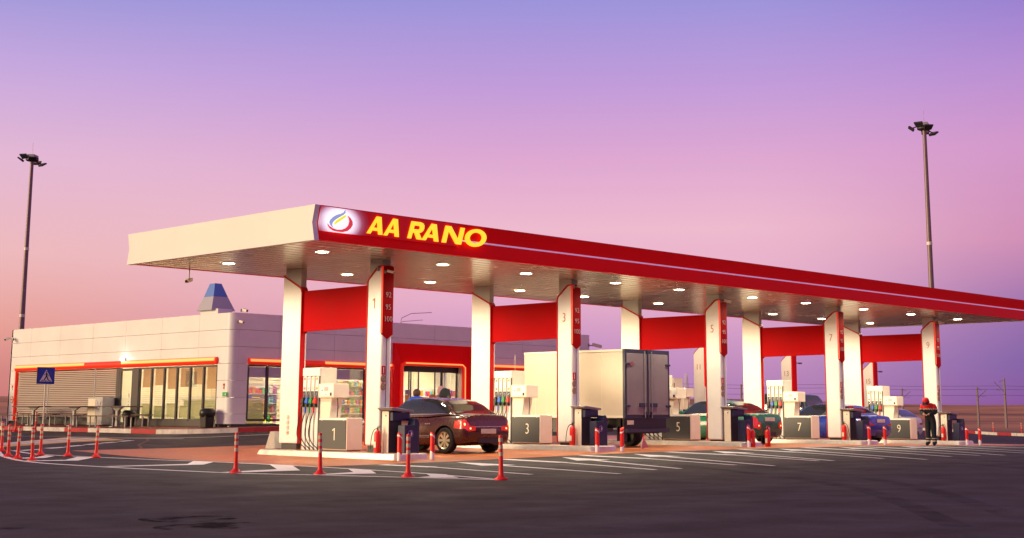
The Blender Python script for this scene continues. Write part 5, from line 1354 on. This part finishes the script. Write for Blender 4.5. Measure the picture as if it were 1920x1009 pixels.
def pose(stoop=0., h=1.76, arms='front', wide=1.):
    k = h/1.76; y = lambda v: v
    P = {'pel': (0,0,.93), 'sp': (.0,-.02-.04*stoop,1.12), 'ch': (0,-.03-.14*stoop,1.36-.03*stoop), 'nk': (0,-.04-.24*stoop,1.50-.07*stoop), 'hd': (0,-.06-.32*stoop,1.58-.10*stoop), 'ht': (0,-.08-.42*stoop,1.68-.14*stoop),
         'lh': (.10,0,.88), 'lk': (.11,-.02,.48), 'la': (.11,.02,.09), 'lt': (.13,-.13,.035), 'rh': (-.10,0,.88), 'rk': (-.11,-.02,.48), 'ra': (-.11,.02,.09), 'rt': (-.13,-.13,.035),
         'ls': (.19*wide,-.03-.14*stoop,1.40-.04*stoop), 'rs': (-.19*wide,-.03-.14*stoop,1.40-.04*stoop)}
    if arms == 'front':
        P.update({'le': (.25,-.02-.12*stoop,1.12), 'lw': (.12,-.26-.12*stoop,1.06), 'lf': (.06,-.32-.12*stoop,1.05), 're': (-.25,-.02-.12*stoop,1.12), 'rw': (-.12,-.26-.12*stoop,1.06), 'rf': (-.06,-.32-.12*stoop,1.05)})
    else:
        P.update({'le': (.25,.0,1.12), 'lw': (.25,-.08,.88), 'lf': (.24,-.11,.79), 're': (-.25,.0,1.12), 'rw': (-.25,-.08,.88), 'rf': (-.24,-.11,.79)})
    P = {n: (p[0], p[1], p[2]*k) for n, p in P.items()}
    Rd = {'pel': (.15,.12), 'sp': (.155,.12), 'ch': (.175,.13), 'nk': (.06,.065), 'hd': (.085,.10), 'ht': (.075,.085), 'lh': (.105,.11), 'rh': (.105,.11), 'lk': (.075,.078), 'rk': (.075,.078), 'la': (.058,.062), 'ra': (.058,.062), 'lt': (.045,.04), 'rt': (.045,.04),
          'ls': (.085,.085), 'rs': (.085,.085), 'le': (.058,.058), 're': (.058,.058), 'lw': (.042,.042), 'rw': (.042,.042), 'lf': (.035,.022), 'rf': (.035,.022)}
    return P, Rd
def face_parts(t, hd, k=1.):
    x, y, z = hd
    MB().ball((x,y-.10,z+.01), .018, 8, 6, (.8,1,1.3)).build('nose', 'skin', t, smooth=60)
    for s in (-1, 1):
        MB().ball((s*.034,y-.088,z+.035), .011, 8, 6).build('eye', 'black', t)
        MB().ball((s*.088,y+.005,z+.01), .028, 8, 6, (.4,.7,1)).build('ear', 'skin', t, smooth=60)
def hand(t, w, f, s):
    w, f = Vector(w), Vector(f); d = (f-w).normalized(); u = Vector((0,0,1)); sd = d.cross(u).normalized()
    for k in range(4):
        o = sd*(-.03+.02*k); L_ = .075-.008*abs(k-1.3)
        MB().tube([f+o, f+o+d*L_*.5-u*.008, f+o+d*L_-u*.03], [.010,.009,.007], 8).build('finger', 'skin', t, smooth=60)
    MB().tube([w+d*.03+sd*s*.03, w+d*.06+sd*s*.055, w+d*.095+sd*s*.06-u*.01], [.012,.011,.008], 8).build('thumb', 'skin', t, smooth=60)
# attendant: head bowed, hands together, red cap and red yoke
P_, R_d = pose(1.0, 1.74, 'front', 1.05)
R_d.update({'pel': (.19,.16), 'sp': (.20,.16), 'ch': (.215,.17), 'ls': (.105,.105), 'rs': (.105,.105), 'le': (.08,.08), 're': (.08,.08), 'lk': (.095,.095), 'rk': (.095,.095), 'la': (.085,.085), 'ra': (.085,.085), 'lh': (.13,.13), 'rh': (.13,.13), 'lw': (.055,.055), 'rw': (.055,.055), 'lt': (.06,.05), 'rt': (.06,.05)})
P_['pel'] = (0,.03,.90); P_['lk'] = (.10,-.02,.48); P_['rk'] = (-.10,-.0,.48)
def attm(c):
    z = c.z; y = c.y
    if z > 1.43 and y < -.24: return 2
    if z > 1.235: return 0
    if z > 1.205: return 3
    if .255 > z > .215 or .165 > z > .125: return 3
    if abs(c.x) < .11 and 1.0 < z < 1.12 and y < -.36: return 2
    return 1
at_loc = (22.62, -2.32, gz(22.6, -2.3)+.006)
t, b = person(at_loc, R(-80), 'station attendant in red cap and red-yoked navy work clothes, head bowed', P_, R_d, ['jacketred', 'clothnavy', 'skin', 'band'], attm)
hx, hy, hz = P_['hd']
cp_ = MB().ball((0,0,0), .118, 18, 10, (1,1.05,.86)).build('cap', 'jacketred', t, smooth=60, loc=(0, hy-.035, hz+.045)); cp_.rotation_euler = (R(28), 0, 0)
MB().lathe([(.122,-.075),(.124,-.03)], 20).build('cap_band', 'clothnavy', cp_)
MB().prism([(-.10,-.10),(.10,-.10),(.085,-.20),(0,-.225),(-.085,-.20)], -.075, -.055, 'z').build('visor', 'clothnavy', cp_)
face_parts(t, (hx, hy-.02, hz-.04))
hand(t, P_['lw'], P_['lf'], -1); hand(t, P_['rw'], P_['rf'], 1)
# three people at the entrance
def visitor(x, y, rz, label, mats, h, fn, wide=1., stoop=.1, arms='side'):
    P_, R_d = pose(stoop, h, arms, wide)
    R_d.update({'ch': (.20,.15), 'sp': (.19,.15), 'ls': (.10,.10), 'rs': (.10,.10), 'le': (.075,.075), 're': (.075,.075)})
    t, b = person((x, y, gz(x, y)+.01), rz, label, P_, R_d, mats, fn)
    return t, P_
k_ = 1.0
VX = (7.95, 9.3, 8.75)
t, P_ = visitor(VX[0], 7.6, R(150), 'person in bright blue jacket with dark hair walking behind the brown sedan', ['clothblue', 'clothnavy', 'skin'], 1.58, lambda c: 2 if c.z > 1.36 else (0 if c.z > .85 else 1), 1.1)
MB().ball((0,P_['hd'][1]+.015,P_['hd'][2]+.035), .125, 16, 10, (1,1.05,1.05)).build('hair', 'hair', t, smooth=60)
face_parts(t, P_['hd']); hand(t, P_['lw'], P_['lf'], 1); hand(t, P_['rw'], P_['rf'], -1)
t, P_ = visitor(VX[1], 7.9, R(165), 'person in mauve hooded coat with a navy backpack, before the shop doors', ['clothpink', 'clothnavy', 'skin'], 1.66, lambda c: 0 if c.z > .8 else 1)
MB().ball((0,P_['hd'][1]+.02,P_['hd'][2]+.03), .135, 16, 10, (1,1.05,1.2)).build('hood', 'clothpink', t, smooth=60)
MB().ball((0,.20,1.33), .20, 16, 10, (1.05,.7,1.35)).build('backpack', 'clothnavy', t, smooth=60)
face_parts(t, P_['hd']); hand(t, P_['lw'], P_['lf'], 1); hand(t, P_['rw'], P_['rf'], -1)
t, P_ = visitor(VX[2], 7.7, R(170), 'shorter person in rust brown coat left of the hooded one', ['clothbrown', 'clothnavy', 'skin'], 1.38, lambda c: 0 if c.z > .6 else 1)
MB().ball((0,P_['hd'][1]+.015,P_['hd'][2]+.03), .13, 16, 10, (1,1.05,1.1)).build('hair', 'clothbrown', t, smooth=60)
face_parts(t, P_['hd']); hand(t, P_['lw'], P_['lf'], 1); hand(t, P_['rw'], P_['rf'], -1)

# ------------------------------------------------------------------ second row of islands
def far_column(x, y, s, label):
    t = thing('number_pylon', label, 'pylon', (x, y, gz(x, y)), group='short numbered pylons of the second row')
    MB().prism([(.563,0),(.563,3.25),(.50,3.33),(.15,3.62),(0,3.62),(0,0)], 0, .32, 'x').build('body', 'white', t, bevel=.02)
    MB().prism([(0,3.62),(.34,3.62),(.34,1.95),(.17,1.82),(0,1.95)], -.03, .03, 'y').build('red_panel', 'redface', t)
    MB().prism([(.575,3.24),(.505,3.35),(.15,3.645),(0,3.645),(0,3.61),(.15,3.61),(.49,3.33),(.555,3.24)], -.004, .325, 'x').build('red_edging', 'red', t)
    text_mesh('pylon_number', s, .34, 'numRed', t, (-.006,.30,2.72), (0,-1,0), (0,0,1), .003, xs=.85)
    MB().tube([(.33,.0,3.2),(.55,-.05,3.2)], .02, 6).box(.5,.68,-.10,-.02,3.16,3.23).build('camera_arm', 'galv', t)
far_column(24.75, 8.8, '11', 'pale pylon with faint number eleven, glimpsed left of column number five')
far_column(31.15, 8.8, '13', 'pale pylon with number thirteen under the red panel of column seven')
far_column(38.1, 8.8, '15', 'pale pylon with number fifteen behind pump nine')
for x, y, l in ((23.3, 8.9, 'small cream diesel pump right of the truck'), ):
    q = dup(p0_, (x, y, gz(x, y+2)), label='cream pump of the second row showing right of the truck doors'); q['group'] = 'fuel pumps facing the lanes'
    q.location = (22.9, 6.6, gz(23, 9))

# ------------------------------------------------------------------ light masts
def mast(loc, label, seed, rot, H_):
    random.seed(seed)
    t = thing('floodlight_mast', label, 'light mast', loc, rot, 'tall floodlight masts')
    MB().lathe([(.30,0),(.27,5),(.20,12),(.15,H_)], 20).build('mast_pole', mat('mast_steel', (.22,.16,.17), .5, metal=.4, var=.25, vscale=.8), t, smooth=60)
    MB().lathe([(.45,-.18),(.55,-.12),(.55,.10),(.45,.14)], 20, (0,0,H_)).build('head_frame', 'dark', t)
    MB().tube([(0,0,H_),(0,0,H_+1.5)], .012, 6).build('lightning_rod', 'galv', t)
    MB().box(-.4,.6,-.3,.3,H_-.15,H_+.38).build('gear_box', 'galv', t)
    for a, r, z, tilt in ((170, 1.15, .1, 55), (205, .95, -.1, 60), (5, 1.25, -.05, 50), (330, 1.0, -.3, 60), (100, .9, .0, 55)):
        x, y = r*math.cos(R(a)), r*math.sin(R(a))
        arm = MB().tube([(0,0,H_),(x*.6,y*.6,H_+z+.1),(x,y,H_+z)], .045, 8).build('arm', 'dark', t)
        hd = MB().frust(-.28,.28,-.09,.09,-.24,-.34,.34,-.06,.06,.26).build('floodlight', 'dark', t, bevel=.02, loc=(x*1.08, y*1.08, H_+z-.05))
        hd.rotation_euler = (R(tilt), 0, R(a+90))
        MB().box(-.27,.27,.085,.095,-.2,.2).build('glass', mat('flood_glass', (.35,.22,.10), .3, metal=.5), hd)
    for z in (7.4, 9.0, 14.8): MB().lathe([(.275-.004*z,z),(.275-.004*z,z+.25)], 16).build('collar', 'cream', t, smooth=60)
mast((34.6, 89.1, 0), 'tall steel floodlight mast rising behind the left end of the shop', 3, R(40), 22.9)
mast((76.4, 25.8, -.9), 'tall steel floodlight mast rising behind the right end of the canopy', 5, R(20), 24.0)

# ------------------------------------------------------------------ railway masts, wires, far things
def rail_mast(x, y, h, label, side):
    z = land_z(x, y)-.1
    t = thing('catenary_mast', label, 'railway mast', (x, y, z), group='railway catenary masts across the fields')
    MB().frust(-.20,.20,-.20,.20,0,-.13,.13,-.13,.13,h).build('mast_pole', 'mastc', t)
    tr = Vector((syw, -cyw, 0))
    a = tr*side
    MB().tube([(0,0,h*.72), tuple(a*1.9+Vector((0,0,h*.93)))], .07, 6).tube([(0,0,h*.97), tuple(a*1.0+Vector((0,0,h*.93)))], .05, 6).tube([tuple(a*.8+Vector((0,0,h*.76))), tuple(a*1.9+Vector((0,0,h*.78)))], .04, 6).build('bracket', 'galv', t)
    MB().tube([(-.3*side,0,h*.68),(.3*side,0,h*.68)], .06, 6).build('insulator', 'dark', t)
rail_mast(255.9, 111.3, 8.3, 'slim railway mast, left of the pair at far right', 1)
rail_mast(230.9, 93.5, 9.3, 'slim railway mast, right of the pair at far right', -1)
rail_mast(245.9, 163.7, 8.6, 'slim railway mast seen left of rear column seven', 1)
rail_mast(262.0, 132.0, 8.2, 'slim railway mast seen beside pump nine', 1)
rw = MB(); tr = Vector((syw, -cyw, 0))
for (z, off) in ((7.3, 0), (6.6, .6), (5.4, 1.2)):
    a = Vector((256, 111, z))-tr*160; b = Vector((256, 111, z-.6))+tr*60
    pts = [a.lerp(b, i/24)+Vector((0,0,.25*math.sin(i/24*PI*6)**2)) for i in range(25)]
    rw.tube(pts, .028, 5)
tag(rw.build('overhead_wires', 'dark'), 'thin dark overhead railway wires crossing the purple sky', 'wires')
t = thing('lattice_pylon', 'faint lattice radio pylon far away right of the truck', 'pylon', (317, 234, -1))
mb = MB()
for s in ((-1,-1),(1,-1),(1,1),(-1,1)): mb.tube([(s[0]*.9,s[1]*.9,0),(s[0]*.2,s[1]*.2,14)], .08, 5)
for z in range(0, 13):
    w0 = .9-.05*z; mb.tube([(-w0,-w0,z),(w0,-w0,z+1)], .05, 4).tube([(w0,-w0,z),(-w0,-w0,z+1)], .05, 4)
mb.build('lattice', 'galv', t)
for x, y, w, d, h, l, c_ in ((190,150,16,8,4.3,'low pale shed far behind between the truck and pylon eleven',(.50,.38,.42)), (212,150,9,8,3.2,'low mauve shed far behind column number five',(.32,.22,.36)), (176,128,5,4,2.2,'small blue hut far behind pylon eleven',(.05,.05,.25)), (203,138,6,3,2.2,'small dark blue hut far behind, left of rear column seven',(.05,.05,.22))):
    t = thing('far_shed', l, 'shed', (x, y, land_z(x, y)), R(-12))
    MB().box(-w/2,w/2,-d/2,d/2,0,h).build('wall', mat('shed_wall', c_, .8, var=.15), t); MB().box(-w/2-.2,w/2+.2,-d/2-.2,d/2+.2,h,h+.25).build('roof', mat('shed_roof', (.22,.12,.16), .8), t)
    MB().box(-w/2-.02,-w/2+.0,-d/4,d/4,.2,h*.7).box(-w/4,w/4,-d/2-.03,-d/2,.3,h*.6).build('door', 'dark', t)
# left edge: neighbour building and blue container
t = thing('neighbour_building', 'cream and grey building just visible at the left picture edge', 'building', (7.0, 44.0, .1))
MB().box(-3,0,-5,6,0,3.2).build('wall', 'clad', t); MB().box(-3.1,.1,-5.1,6.1,3.2,4.4).build('upper_band', 'galv', t); MB().box(-3.03,-3,-3,3,.8,2.4).build('window', 'mull', t)
t = thing('blue_container', 'dark blue skip container at the left picture edge', 'container', (3.9, 33.6, gz(4, 33)+.12))
MB().frust(-.7,.7,-.9,.9,0,-.85,.85,-1.05,1.05,1.5).build('hull', mat('container_blue', (.01,.04,.25), .5, var=.2), t, bevel=.02); MB().box(-.88,.88,-1.08,1.08,1.5,1.6).build('lid', 'red', t)
for s in (-1, 1): MB().lathe([(.1,-.04),(.1,.04)], 12, (s*.6,-.7,.08), 'x').build('castor', 'rubber', t)
